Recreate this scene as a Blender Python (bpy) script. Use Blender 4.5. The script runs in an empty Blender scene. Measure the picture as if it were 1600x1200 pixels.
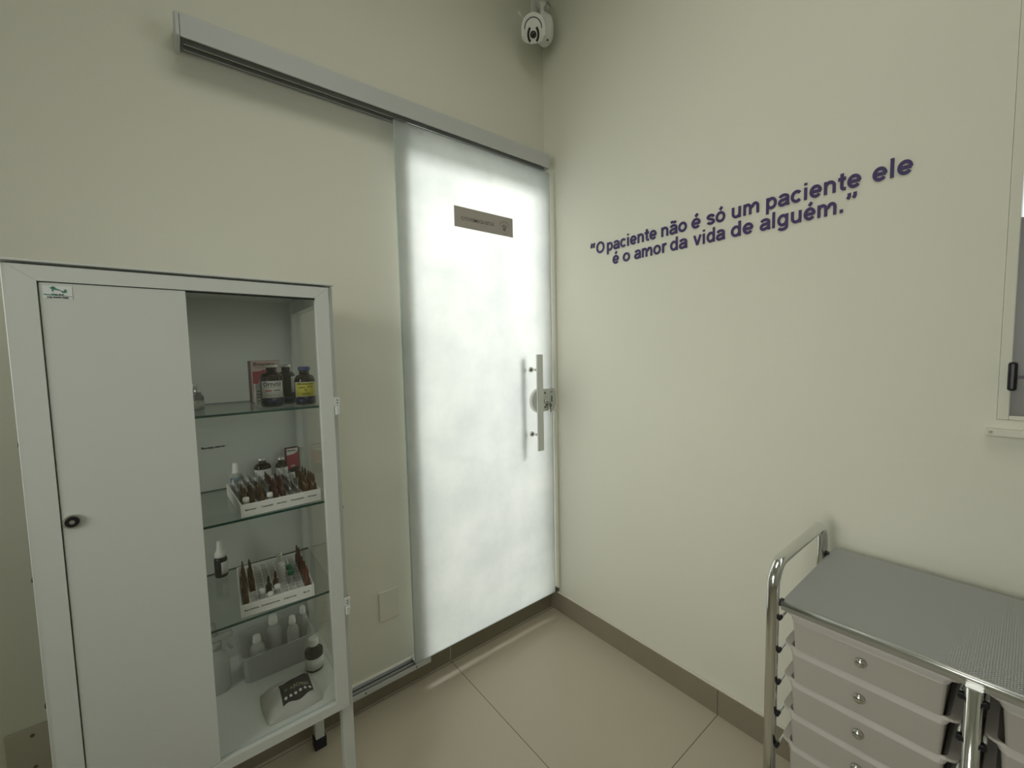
import bpy, bmesh, math, random
from mathutils import Vector, Matrix
random.seed(7)
PI = math.pi
scene = bpy.context.scene
C = scene.collection

# ------------------------------------------------------------ camera
F_PX = 652.06
yaw, pitch, roll = math.radians(38.565), math.radians(-4.024), math.radians(-1.255)
fw = Vector((math.sin(yaw)*math.cos(pitch), math.cos(yaw)*math.cos(pitch), math.sin(pitch)))
r0 = Vector((math.cos(yaw), -math.sin(yaw), 0)); u0 = r0.cross(fw)
rt = math.cos(roll)*r0 + math.sin(roll)*u0
up = -math.sin(roll)*r0 + math.cos(roll)*u0
cd = bpy.data.cameras.new('camera'); cam = bpy.data.objects.new('camera', cd); C.objects.link(cam)
cd.sensor_width = 36; cd.lens = F_PX/1600*36; cd.clip_start = 0.02
cam.matrix_world = Matrix(((rt.x, up.x, -fw.x, -1.44), (rt.y, up.y, -fw.y, -1.519), (rt.z, up.z, -fw.z, 1.302), (0, 0, 0, 1)))
scene.camera = cam

# ------------------------------------------------------------ world, lights, exposure
scene.view_settings.view_transform = 'Standard'
scene.view_settings.look = 'None'
scene.view_settings.gamma = 1
scene.view_settings.use_curve_mapping = False
scene.view_settings.exposure = 0.0
w = bpy.data.worlds.new('world'); scene.world = w; w.use_nodes = True
bg = w.node_tree.nodes['Background']; bg.inputs[0].default_value = (0.93, 0.92, 1.0, 1); bg.inputs[1].default_value = 1.6

def area(name, loc, target, sx, sy, power, col):
    l = bpy.data.lights.new(name, 'AREA'); l.shape = 'RECTANGLE'; l.size = sx; l.size_y = sy
    l.energy = power; l.color = col
    o = bpy.data.objects.new(name, l); C.objects.link(o); o.location = loc
    o.rotation_euler = (Vector(target)-Vector(loc)).to_track_quat('-Z', 'Y').to_euler()
    return o
CEIL = 3.05
XL, YB = -3.1, -3.3
area('ceiling_panel_light', (-1.05, -1.35, CEIL-0.03), (-1.05, -1.35, 0), 1.0, 0.8, 7.2, (1.0, 0.985, 0.90))
area('window_daylight', (-0.03, -2.25, 1.75), (-2, -2.0, 1.3), 1.3, 1.1, 3, (0.93, 0.97, 1.0))
sd = area('side_fill_light', (XL+0.03, -1.15, 1.30), (0, -0.60, 0.72), 0.9, 1.4, 7.9, (1.0, 0.99, 0.93)); sd.data.spread = math.radians(75)  # added fill light in front of the solid end wall
area('corridor_ceiling_light', (0.35, 1.60, 2.52), (-0.5, 0.0, 1.45), 0.9, 0.5, 114, (1.0, 0.985, 0.95))
area('corridor_window_daylight', (0.20, 2.95, 1.15), (-0.4, 0.0, 1.0), 1.4, 1.2, 44, (0.90, 0.985, 1.0))

# ------------------------------------------------------------ materials
def mat(name, col, rough=0.5, metal=0.0, noise=0.0, nscale=20, bump=0.0, bscale=200, trans=0.0, ior=1.45, alpha=1.0, coat=0.0, sss=0.0):
    m = bpy.data.materials.new(name); m.use_nodes = True; nt = m.node_tree
    b = nt.nodes['Principled BSDF']
    b.inputs['Base Color'].default_value = (*col, 1); b.inputs['Roughness'].default_value = rough
    b.inputs['Metallic'].default_value = metal; b.inputs['IOR'].default_value = ior
    b.inputs['Transmission Weight'].default_value = trans; b.inputs['Alpha'].default_value = alpha
    b.inputs['Coat Weight'].default_value = coat
    tc = nt.nodes.new('ShaderNodeTexCoord')
    if noise:
        n = nt.nodes.new('ShaderNodeTexNoise'); n.inputs['Scale'].default_value = nscale; n.inputs['Detail'].default_value = 5
        nt.links.new(tc.outputs['Object'], n.inputs['Vector'])
        mx = nt.nodes.new('ShaderNodeMix'); mx.data_type = 'RGBA'
        mx.inputs['A'].default_value = (*[c*(1-noise) for c in col], 1); mx.inputs['B'].default_value = (*[min(1, c*(1+noise)) for c in col], 1)
        nt.links.new(n.outputs['Fac'], mx.inputs['Factor']); nt.links.new(mx.outputs['Result'], b.inputs['Base Color'])
    if bump:
        n = nt.nodes.new('ShaderNodeTexNoise'); n.inputs['Scale'].default_value = bscale; n.inputs['Detail'].default_value = 3
        nt.links.new(tc.outputs['Object'], n.inputs['Vector'])
        bp = nt.nodes.new('ShaderNodeBump'); bp.inputs['Strength'].default_value = bump; bp.inputs['Distance'].default_value = 0.002
        nt.links.new(n.outputs['Fac'], bp.inputs['Height']); nt.links.new(bp.outputs['Normal'], b.inputs['Normal'])
    return m

def clear(name, tint, gloss=0.035, rough=0.02):
    """thin clear pane: transparent tint + fresnel reflection"""
    m = bpy.data.materials.new(name); m.use_nodes = True; nt = m.node_tree
    nt.nodes.remove(nt.nodes['Principled BSDF']); out = nt.nodes['Material Output']
    t = nt.nodes.new('ShaderNodeBsdfTransparent'); t.inputs[0].default_value = (*tint, 1)
    g = nt.nodes.new('ShaderNodeBsdfGlossy'); g.inputs['Roughness'].default_value = rough
    lw = nt.nodes.new('ShaderNodeLayerWeight'); lw.inputs['Blend'].default_value = 0.5
    pw = nt.nodes.new('ShaderNodeMath'); pw.operation = 'POWER'; pw.inputs[1].default_value = 5; nt.links.new(lw.outputs['Facing'], pw.inputs[0])
    f = nt.nodes.new('ShaderNodeMath'); f.operation = 'MULTIPLY_ADD'; f.inputs[1].default_value = 0.6; f.inputs[2].default_value = gloss; nt.links.new(pw.outputs[0], f.inputs[0])
    mx = nt.nodes.new('ShaderNodeMixShader')
    nt.links.new(f.outputs[0], mx.inputs[0]); nt.links.new(t.outputs[0], mx.inputs[1]); nt.links.new(g.outputs[0], mx.inputs[2])
    nt.links.new(mx.outputs[0], out.inputs[0])
    return m

def frosted():
    m = bpy.data.materials.new('frosted_glass'); m.use_nodes = True; nt = m.node_tree
    nt.nodes.remove(nt.nodes['Principled BSDF']); out = nt.nodes['Material Output']
    tc = nt.nodes.new('ShaderNodeTexCoord')
    n = nt.nodes.new('ShaderNodeTexNoise'); n.inputs['Scale'].default_value = 4.5; n.inputs['Detail'].default_value = 9; n.inputs['Roughness'].default_value = .66
    nt.links.new(tc.outputs['Object'], n.inputs['Vector'])
    r = nt.nodes.new('ShaderNodeValToRGB'); r.color_ramp.elements[0].position = 0.3; r.color_ramp.elements[0].color = (0.80, 0.83, 0.83, 1)
    r.color_ramp.elements[1].position = 0.62; r.color_ramp.elements[1].color = (0.93, 0.95, 0.94, 1)
    nt.links.new(n.outputs['Fac'], r.inputs[0])
    t = nt.nodes.new('ShaderNodeBsdfTranslucent'); nt.links.new(r.outputs[0], t.inputs[0])
    d = nt.nodes.new('ShaderNodeBsdfDiffuse'); d.inputs[0].default_value = (0.70, 0.76, 0.72, 1)
    m1 = nt.nodes.new('ShaderNodeMixShader'); m1.inputs[0].default_value = 0.25
    nt.links.new(t.outputs[0], m1.inputs[1]); nt.links.new(d.outputs[0], m1.inputs[2])
    g = nt.nodes.new('ShaderNodeBsdfGlossy'); g.inputs['Roughness'].default_value = 0.35
    f = nt.nodes.new('ShaderNodeFresnel'); f.inputs['IOR'].default_value = 1.4
    m2 = nt.nodes.new('ShaderNodeMixShader')
    nt.links.new(f.outputs[0], m2.inputs[0]); nt.links.new(m1.outputs[0], m2.inputs[1]); nt.links.new(g.outputs[0], m2.inputs[2])
    nt.links.new(m2.outputs[0], out.inputs[0])
    return m

def milky(name, col, k=0.35, rough=0.35, see=0.0):
    """translucent plastic"""
    m = mat(name, col, rough); nt = m.node_tree; b = nt.nodes['Principled BSDF']; out = nt.nodes['Material Output']
    t = nt.nodes.new('ShaderNodeBsdfTranslucent'); t.inputs[0].default_value = (*col, 1)
    mx = nt.nodes.new('ShaderNodeMixShader'); mx.inputs[0].default_value = k
    nt.links.new(b.outputs[0], mx.inputs[1]); nt.links.new(t.outputs[0], mx.inputs[2]); nt.links.new(mx.outputs[0], out.inputs[0])
    if see:
        tr_ = nt.nodes.new('ShaderNodeBsdfTransparent'); m2 = nt.nodes.new('ShaderNodeMixShader'); m2.inputs[0].default_value = see
        nt.links.new(mx.outputs[0], m2.inputs[1]); nt.links.new(tr_.outputs[0], m2.inputs[2]); nt.links.new(m2.outputs[0], out.inputs[0])
    return m

def perforated():
    m = bpy.data.materials.new('perforated_steel'); m.use_nodes = True; nt = m.node_tree; out = nt.nodes['Material Output']
    b = nt.nodes['Principled BSDF']; b.inputs['Base Color'].default_value = (0.52, 0.53, 0.53, 1); b.inputs['Metallic'].default_value = 0.55; b.inputs['Roughness'].default_value = 0.42
    tc = nt.nodes.new('ShaderNodeTexCoord'); sp = nt.nodes.new('ShaderNodeSeparateXYZ'); nt.links.new(tc.outputs['Object'], sp.inputs[0])
    def M(op, a, b_=None):
        n = nt.nodes.new('ShaderNodeMath'); n.operation = op
        for i, v in enumerate((a, b_)):
            if v is None: continue
            if isinstance(v, (int, float)): n.inputs[i].default_value = v
            else: nt.links.new(v, n.inputs[i])
        return n.outputs[0]
    p = 0.0068
    fx = M('SINE', M('MULTIPLY', sp.outputs[0], 2*PI/p)); fy = M('SINE', M('MULTIPLY', sp.outputs[1], 2*PI/p))
    h = M('GREATER_THAN', M('MULTIPLY', fx, fy), 0.42)
    hy = M('LESS_THAN', M('ABSOLUTE', M('ADD', sp.outputs[0], 0.2475)), 0.50)   # plain rim around the field of holes
    h = M('MULTIPLY', h, hy)
    t = nt.nodes.new('ShaderNodeBsdfTransparent')
    mx = nt.nodes.new('ShaderNodeMixShader'); nt.links.new(h, mx.inputs[0]); nt.links.new(b.outputs[0], mx.inputs[1]); nt.links.new(t.outputs[0], mx.inputs[2])
    nt.links.new(mx.outputs[0], out.inputs[0])
    return m

def tilefloor():
    m = mat('porcelain_floor', (0.52, 0.47, 0.36), 0.33, noise=0.05, nscale=3); nt = m.node_tree; b = nt.nodes['Principled BSDF']
    tc = nt.nodes.new('ShaderNodeTexCoord'); sp = nt.nodes.new('ShaderNodeSeparateXYZ'); nt.links.new(tc.outputs['Object'], sp.inputs[0])
    def M(op, a, b_=None):
        n = nt.nodes.new('ShaderNodeMath'); n.operation = op
        for i, v in enumerate((a, b_)):
            if v is None: continue
            if isinstance(v, (int, float)): n.inputs[i].default_value = v
            else: nt.links.new(v, n.inputs[i])
        return n.outputs[0]
    gx = M('ABSOLUTE', M('SUBTRACT', M('FRACT', M('ADD', M('DIVIDE', sp.outputs[0], 0.84), 0.5+0.605/0.84)), 0.5))
    gy = M('ABSOLUTE', M('SUBTRACT', M('FRACT', M('ADD', M('DIVIDE', sp.outputs[1], 0.84), 0.5+0.862/0.84)), 0.5))
    line = M('LESS_THAN', M('MINIMUM', gx, gy), 0.0017)
    src = b.inputs['Base Color'].links[0].from_socket
    mx = nt.nodes.new('ShaderNodeMix'); mx.data_type = 'RGBA'; nt.links.new(line, mx.inputs['Factor']); nt.links.new(src, mx.inputs['A'])
    mx.inputs['B'].default_value = (0.16, 0.135, 0.10, 1); nt.links.new(mx.outputs['Result'], b.inputs['Base Color'])
    return m

M_ = dict(
    wall=mat('wall_paint', (0.74, 0.74, 0.635), 0.75, noise=0.015, nscale=4, bump=0.12, bscale=120),
    ceil=mat('ceiling_paint', (0.78, 0.78, 0.70), 0.8),
    floor=tilefloor(),
    base=mat('skirting_tile', (0.26, 0.230, 0.165), 0.4, noise=0.1, nscale=9),
    grout=mat('light_grout', (0.72, 0.69, 0.60), 0.7),
    glass_frost=frosted(),
    glass_edge=mat('green_glass_edge', (0.02, 0.07, 0.055), 0.15),
    door_edge=mat('polished_glass_edge', (0.50, 0.62, 0.56), 0.2),
    pane=clear('cabinet_glass', (0.975, 0.985, 0.98), 0.05),
    side=clear('side_glass', (0.965, 0.98, 0.975), 0.05),
    shelf=clear('shelf_glass', (0.96, 0.98, 0.97), 0.045),
    white=mat('white_enamel', (0.57, 0.60, 0.56), 0.3, noise=0.012, nscale=6),
    whitei=mat('brightened_floor_enamel', (0.74, 0.77, 0.73), 0.3), white2=mat('white_plastic', (0.86, 0.86, 0.82), 0.4),  # enamel copy lightened for the cabinet floor: missing interior light put into its colour
    whitem=mat('matt_white_plate', (0.70, 0.70, 0.60), 0.6),
    alu=mat('aluminium', (0.62, 0.64, 0.62), 0.35, metal=0.8),
    alum=mat('white_aluminium', (0.52, 0.535, 0.52), 0.45),
    rubber=mat('dark_rubber', (0.015, 0.015, 0.02), 0.6),
    black=mat('black_plastic', (0.01, 0.01, 0.014), 0.35),
    mattblack=mat('matt_black_print', (0.006, 0.006, 0.008), 0.7),
    dark=mat('dark_groove', (0.03, 0.03, 0.03), 0.6),
    chrome=mat('chrome', (0.72, 0.72, 0.70), 0.12, metal=1.0),
    steel=mat('brushed_steel', (0.60, 0.62, 0.60), 0.3, metal=0.9),
    perf=perforated(), basket=milky('cloudy_basket_plastic', (0.70, 0.71, 0.69), 0.3, see=0.45),
    drawer=milky('drawer_plastic', (0.62, 0.59, 0.53), 0.25),
    purple=mat('purple_letters', (0.055, 0.035, 0.13), 0.5),
    sign=mat('grey_film', (0.42, 0.395, 0.35), 0.6, noise=0.06, nscale=14),
    signink=mat('sign_ink', (0.20, 0.18, 0.16), 0.6),
    ink=mat('black_ink', (0.02, 0.02, 0.02), 0.6),
    green_ink=mat('green_ink', (0.05, 0.19, 0.13), 0.6),
    red_ink=mat('red_ink', (0.42, 0.03, 0.05), 0.5),
    amber=mat('amber_glass', (0.014, 0.007, 0.003), 0.06, ior=1.38),
    amber2=mat('amber_ampoule', (0.085, 0.042, 0.010), 0.1, ior=1.4),
    brown=mat('reddish_brown_ampoule', (0.10, 0.025, 0.010), 0.12, ior=1.4),
    redbrown=mat('wine_ampoule', (0.10, 0.035, 0.025), 0.3),
    darkglass=mat('dark_glass', (0.006, 0.006, 0.007), 0.07, ior=1.4),
    blueliq=mat('dark_blue_glass', (0.006, 0.010, 0.035), 0.07, ior=1.38),
    clearglass=clear('clear_ampoule_glass', (0.96, 0.97, 0.965), 0.20),
    greenamp=mat('dark_green_ampoule', (0.012, 0.016, 0.010), 0.1, ior=1.4),
    paper=mat('label_paper', (0.66, 0.66, 0.63), 0.6),
    pink=mat('box_pinkish_card', (0.62, 0.46, 0.44), 0.6),
    red=mat('red_card', (0.42, 0.07, 0.09), 0.5),
    darkred=mat('dark_carton_side', (0.07, 0.035, 0.03), 0.6),
    yellow=mat('yellow_label', (0.58, 0.52, 0.06), 0.55),
    olive=mat('olive_print', (0.26, 0.26, 0.03), 0.55),
    bluecap=mat('blue_cap', (0.05, 0.08, 0.22), 0.4),
    teal=mat('blue_label', (0.07, 0.19, 0.27), 0.5),
    green=mat('green_cap', (0.01, 0.22, 0.11), 0.4),
    silver=mat('aluminium_cap', (0.66, 0.66, 0.64), 0.3, metal=0.6),
    milk=milky('milky_bottle_plastic', (0.66, 0.67, 0.64), 0.4),
    blister=milky('white_bag_plastic', (0.66, 0.66, 0.62), 0.2),
    gold=mat('pale_print', (0.45, 0.36, 0.25), 0.5),
    lens=mat('camera_lens', (0.005, 0.005, 0.006), 0.05, coat=1.0),
    led=mat('led_window', (0.03, 0.025, 0.015), 0.2),
    greypane=milky('grey_window_film', (0.36, 0.36, 0.34), 0.6),
    wpane=clear('window_glass', (0.9, 0.93, 0.92)),
    key=mat('key_metal', (0.20, 0.18, 0.14), 0.3, metal=1.0),
    out=mat('corridor_paint', (0.86, 0.85, 0.82), 0.8),
    outfloor=mat('corridor_tile', (0.50, 0.47, 0.43), 0.5),
    concrete=mat('dark_underside', (0.05, 0.05, 0.05), 0.8),
)

# ------------------------------------------------------------ mesh helpers
class MB:
    def __init__(s): s.bm = bmesh.new(); s.mats = []
    def _mi(s, m):
        if m is None: return 0
        if m not in s.mats: s.mats.append(m)
        return s.mats.index(m)
    def box(s, x0, x1, y0, y1, z0, z1, bev=0.0, m=None, seg=2, mx=None):
        x0, x1 = min(x0, x1), max(x0, x1); y0, y1 = min(y0, y1), max(y0, y1); z0, z1 = min(z0, z1), max(z0, z1)
        t = bmesh.new()
        vs = [t.verts.new((x, y, z)) for x in (x0, x1) for y in (y0, y1) for z in (z0, z1)]
        for f in ((0, 1, 3, 2), (4, 6, 7, 5), (0, 4, 5, 1), (2, 3, 7, 6), (0, 2, 6, 4), (1, 5, 7, 3)): t.faces.new([vs[i] for i in f])
        if bev: bmesh.ops.bevel(t, geom=t.edges[:], offset=bev, segments=seg, profile=0.5, affect='EDGES')
        return s._merge(t, m, mx)
    def _merge(s, t, m, mx=None):
        bmesh.ops.recalc_face_normals(t, faces=t.faces[:])
        k = s._mi(m)
        if mx is not None: bmesh.ops.transform(t, matrix=mx, verts=t.verts[:])
        mp = {v: s.bm.verts.new(v.co) for v in t.verts}
        for f in t.faces:
            try:
                nf = s.bm.faces.new([mp[v] for v in f.verts]); nf.material_index = k; nf.smooth = f.smooth
            except ValueError: pass
        t.free(); return s
    def lathe(s, prof, cx=0, cy=0, cz=0, n=20, m=None, mx=None, a0=0, a1=2*PI, cap=True):
        """prof: list of (r, z)"""
        t = bmesh.new(); full = abs(a1-a0-2*PI) < 1e-6
        cols = []
        N = n if full else n+1
        for i in range(N):
            a = a0+(a1-a0)*i/n
            cols.append([t.verts.new((cx+r*math.cos(a), cy+r*math.sin(a), cz+z)) for r, z in prof])
        for i in range(n):
            A, B = cols[i], cols[(i+1) % N]
            for j in range(len(prof)-1):
                f = t.faces.new((A[j], B[j], B[j+1], A[j+1])); f.smooth = True
        if full and cap:
            if prof[0][0] > 1e-5: t.faces.new([c[0] for c in cols][::-1])
            if prof[-1][0] > 1e-5: t.faces.new([c[-1] for c in cols])
        bmesh.ops.remove_doubles(t, verts=t.verts[:], dist=1e-6)
        return s._merge(t, m, mx)
    def tube(s, pts, r, n=12, m=None, mx=None):
        t = bmesh.new(); pts = [Vector(p) for p in pts]; rings = []
        ref = None
        for i, p in enumerate(pts):
            d = ((pts[min(i+1, len(pts)-1)]-pts[max(i-1, 0)])).normalized()
            if ref is None:
                ref = Vector((0, 0, 1)) if abs(d.z) < 0.9 else Vector((1, 0, 0))
            a = (ref-d*ref.dot(d)).normalized(); ref = a; b = d.cross(a)
            rr = r[i] if isinstance(r, (list, tuple)) else r
            rings.append([t.verts.new(p+rr*(math.cos(2*PI*k/n)*a+math.sin(2*PI*k/n)*b)) for k in range(n)])
        for A, B in zip(rings, rings[1:]):
            for k in range(n):
                f = t.faces.new((A[k], A[(k+1) % n], B[(k+1) % n], B[k])); f.smooth = True
        t.faces.new(rings[0][::-1]); t.faces.new(rings[-1])
        return s._merge(t, m, mx)
    def prism(s, poly, axis, a, b, m=None, mx=None):
        """poly of 2D points extruded along axis from a to b"""
        t = bmesh.new()
        def P(u, v, w_):
            return {'x': (w_, u, v), 'y': (u, w_, v), 'z': (u, v, w_)}[axis]
        A = [t.verts.new(P(u, v, a)) for u, v in poly]; B = [t.verts.new(P(u, v, b)) for u, v in poly]
        t.faces.new(A[::-1]); t.faces.new(B); n = len(poly)
        for i in range(n): t.faces.new((A[i], A[(i+1) % n], B[(i+1) % n], B[i]))
        return s._merge(t, m, mx)
    def build(s, name, m, parent=None, loc=None):
        me = bpy.data.meshes.new(name); s.bm.normal_update(); s.bm.to_mesh(me); s.bm.free()
        ms = s.mats or [m]
        for k in ms: me.materials.append(k if k is not None else m)
        o = bpy.data.objects.new(name, me); C.objects.link(o)
        if loc is not None: o.location = loc
        if parent is not None: o.parent = parent
        return o

def tag(o, label=None, cat=None, group=None, kind=None):
    if label: o['label'] = label
    if cat: o['category'] = cat
    if group: o['group'] = group
    if kind: o['kind'] = kind
    return o
def thing(name, label, cat, loc=(0, 0, 0), rz=0, group=None, kind=None):
    o = bpy.data.objects.new(name, None); C.objects.link(o); o.location = loc; o.rotation_euler = (0, 0, rz)
    o.empty_display_size = 0.05
    return tag(o, label, cat, group, kind)
def kids(o): return [c for c in bpy.data.objects if c.parent == o]
def dup(o, loc=None, rz=None, label=None, parent=None):
    c = o.copy(); C.objects.link(c)
    if parent is not None: c.parent = parent
    if loc is not None: c.location = loc
    if rz is not None: c.rotation_euler = (0, 0, rz)
    if label: c['label'] = label
    for k in kids(o): dup(k, parent=c)
    return c
def B(name, m, parent, *a, **k):
    return MB().box(*a, **k).build(name, m, parent)

def text_mesh(txt, name, m, parent, mx, width=None, height=0.01, depth=0.0006, bold=0.0, capw=0.729):
    """flat lettering as real thin geometry; local x right, y up, z out; mx places it"""
    cu = bpy.data.curves.new('t', 'FONT'); cu.body = txt; cu.size = 1; cu.extrude = 0.0; cu.offset = bold; cu.resolution_u = 3
    to = bpy.data.objects.new('t', cu); C.objects.link(to)
    dg = bpy.context.evaluated_depsgraph_get(); dg.update()
    me = bpy.data.meshes.new_from_object(to.evaluated_get(dg))
    bpy.data.objects.remove(to); bpy.data.curves.remove(cu)
    xs = [v.co.x for v in me.vertices]; x0, x1 = min(xs), max(xs)
    sy = height/capw; sx = (width/(x1-x0)) if width else sy
    bm = bmesh.new(); bm.from_mesh(me); bpy.data.meshes.remove(me)
    for v in bm.verts: v.co = Vector(((v.co.x-x0)*sx, v.co.y*sy, 0))
    bmesh.ops.remove_doubles(bm, verts=bm.verts[:], dist=1e-7)
    ret = bmesh.ops.extrude_face_region(bm, geom=bm.faces[:])
    for g in ret['geom']:
        if isinstance(g, bmesh.types.BMVert): g.co.z += depth
    bmesh.ops.recalc_face_normals(bm, faces=bm.faces[:])
    bmesh.ops.transform(bm, matrix=mx, verts=bm.verts[:])
    if mx.determinant() < 0: bmesh.ops.reverse_faces(bm, faces=bm.faces[:])
    o = bpy.data.meshes.new(name); bm.to_mesh(o); bm.free(); o.materials.append(m)
    ob = bpy.data.objects.new(name, o); C.objects.link(ob)
    if parent is not None: ob.parent = parent
    return ob
def MX(origin, ex, ey):
    ex = Vector(ex).normalized(); ey = Vector(ey).normalized(); ez = ex.cross(ey)
    return Matrix(((ex.x, ey.x, ez.x, origin[0]), (ex.y, ey.y, ez.y, origin[1]), (ex.z, ey.z, ez.z, origin[2]), (0, 0, 0, 1)))

# upright bold sans-serif letters drawn as strokes
SW = 0.128           # stroke width of the letters, in em
def arc(cx, cy, rx, ry, a0, a1, n=18): return [(cx+rx*math.cos(math.radians(a0+(a1-a0)*i/n)), cy+ry*math.sin(math.radians(a0+(a1-a0)*i/n))) for i in range(n+1)]
XH = 0.519; hw_ = SW/2; OY = XH/2; RY = XH/2+0.012-hw_
def G(ch):
    """strokes and advance of one upright sans-serif letter"""
    rx = 0.255-hw_
    if ch == 'o': return [arc(0.305, OY, 0.270-hw_, RY, 0, 360, 30)], 0.611
    if ch == 'O': return [arc(0.389, 0.358, 0.350-hw_, 0.370-hw_, 0, 360, 36)], 0.778
    if ch == 'c': return [arc(0.295, OY, rx, RY, 42, 318, 24)], 0.545
    if ch == 'e': return [[(0.285-rx+0.01, OY-0.005), (0.285+rx+0.015, OY-0.005)], arc(0.285, OY, rx, RY, -2, 322, 28)], 0.556
    if ch == 'n': return [[(0.065+hw_, 0), (0.065+hw_, XH)], [(0.065+hw_, 0.30)]+arc(0.300, 0.305, 0.235-hw_, XH+0.012-hw_-0.305, 165, 0, 14)+[(0.535-hw_, 0)]], 0.600
    if ch == 'u': return [[(0.535-hw_, 0), (0.535-hw_, XH)], [(0.065+hw_, XH)]+arc(0.300, 0.214, 0.235-hw_, 0.214+0.012-hw_, 180, 345, 14)], 0.600
    if ch == 'm': return [[(0.062+hw_, 0), (0.062+hw_, XH)], [(0.062+hw_, 0.30)]+arc(0.265, 0.325, 0.203-hw_, XH+0.012-hw_-0.325, 165, 0, 12)+[(0.468-hw_, 0)], [(0.468-hw_, 0.30)]+arc(0.640, 0.325, 0.195-hw_, XH+0.012-hw_-0.325, 165, 0, 12)+[(0.835-hw_, 0)]], 0.889
    if ch == 'r': return [[(0.065+hw_, 0), (0.065+hw_, XH)], [(0.065+hw_, 0.27)]+arc(0.290, 0.29, 0.225-hw_, XH+0.012-hw_-0.29, 170, 68, 8)], 0.375
    if ch == 'i': return [[(0.139, 0), (0.139, XH)], [(0.139, 0.625), (0.139, 0.716)]], 0.278
    if ch == 'l': return [[(0.139, 0), (0.139, 0.716)]], 0.278
    if ch == 't': return [[(0.02, XH-hw_*0.85), (0.315, XH-hw_*0.85)], [(0.165, 0.675)]+[(0.165, 0.14)]+arc(0.245, 0.14, 0.08, 0.14+0.008-hw_, 200, 275, 6)+[(0.318, 0.055)]], 0.340
    if ch == 'v': return [[(0.070, XH), (0.275, 0.02)], [(0.480, XH), (0.275, 0.02)]], 0.550
    if ch in 'pdg':
        st_x = 0.065+hw_ if ch == 'p' else 0.545-hw_
        bowl = arc(0.318 if ch == 'p' else 0.292, OY, 0.250-hw_, RY, 0, 360, 28)
        if ch == 'p': return [[(st_x, -0.200), (st_x, XH)], bowl], 0.611
        if ch == 'd': return [[(st_x, 0), (st_x, 0.716)], bowl], 0.611
        return [[(st_x, XH)]+[(st_x, -0.02)]+arc(0.292, -0.03, 0.545-hw_-0.292, 0.178-hw_, 0, -158, 14), bowl], 0.611
    if ch == 'a': return [arc(0.275, 0.345, 0.195, XH+0.012-hw_-0.345, 160, 35, 10)+[(0.462, 0.36), (0.462, 0.10), (0.490, 0.0)], [(0.462, 0.305), (0.300, 0.270)]+arc(0.215, 0.150, 0.135, 0.108, 100, 300, 12)+[(0.360, 0.075), (0.455, 0.160)]], 0.556
    if ch == 's': return [[(0.455, 0.375)]+arc(0.270, 0.372, 0.175, XH+0.012-hw_-0.372, 30, 190, 10)+[(0.180, 0.300), (0.390, 0.225)]+arc(0.280, 0.150, 0.180, 0.150+0.012-hw_, 15, -165, 12)], 0.535
    if ch == 'B': return [[(0.075+hw_, 0), (0.075+hw_, 0.716)], [(0.075+hw_, 0.716-hw_), (0.36, 0.716-hw_)]+arc(0.36, 0.545, 0.16, 0.716-hw_-0.545, 80, -80, 8)+[(0.36, 0.395), (0.075+hw_, 0.395)], [(0.36, 0.395)]+arc(0.40, 0.225, 0.20, 0.395-0.225, 80, -80, 8)+[(0.38, hw_), (0.075+hw_, hw_)]], 0.70
    if ch == 'w': return [[(0.06, XH), (0.22, 0.02), (0.39, XH), (0.56, 0.02), (0.72, XH)]], 0.778
    if ch == '.': return [[(0.139, 0), (0.139, 0.135)]], 0.278
    if ch == '\u201c': return [[(0.12, 0.44), (0.12, 0.60), (0.19, 0.73)], [(0.33, 0.44), (0.33, 0.60), (0.40, 0.73)]], 0.52
    if ch == '\u201d': return [[(0.15, 0.716), (0.15, 0.60), (0.09, 0.49)], [(0.37, 0.716), (0.37, 0.60), (0.31, 0.49)]], 0.46
    if ch == '\u00e9': a, w_ = G('e'); return a+[[(0.25, 0.60), (0.37, 0.735)]], w_
    if ch == '\u00f3': a, w_ = G('o'); return a+[[(0.27, 0.60), (0.39, 0.735)]], w_
    if ch == '\u00e3': a, w_ = G('a'); return a+[[(0.12, 0.615), (0.17, 0.665), (0.23, 0.665), (0.32, 0.630), (0.38, 0.630), (0.43, 0.68)]], w_
def ribbon(pts, w_):
    L_, R_ = [], []
    closed = (Vector(pts[0])-Vector(pts[-1])).length < 1e-5
    P_ = [Vector(p) for p in pts]
    for i, p in enumerate(P_):
        a = P_[i-1] if i else (P_[-2] if closed else None); b = P_[i+1] if i < len(P_)-1 else (P_[1] if closed else None)
        d0 = (p-a).normalized() if a is not None else None; d1 = (b-p).normalized() if b is not None else None
        if d0 is None: d0 = d1
        if d1 is None: d1 = d0
        n0 = Vector((-d0.y, d0.x)); n1 = Vector((-d1.y, d1.x)); n = (n0+n1)
        n = n.normalized() if n.length > 1e-4 else n0
        k = w_/2/max(0.5, n.dot(n1)); L_.append(p+n*k); R_.append(p-n*k)
    return L_, R_
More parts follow.
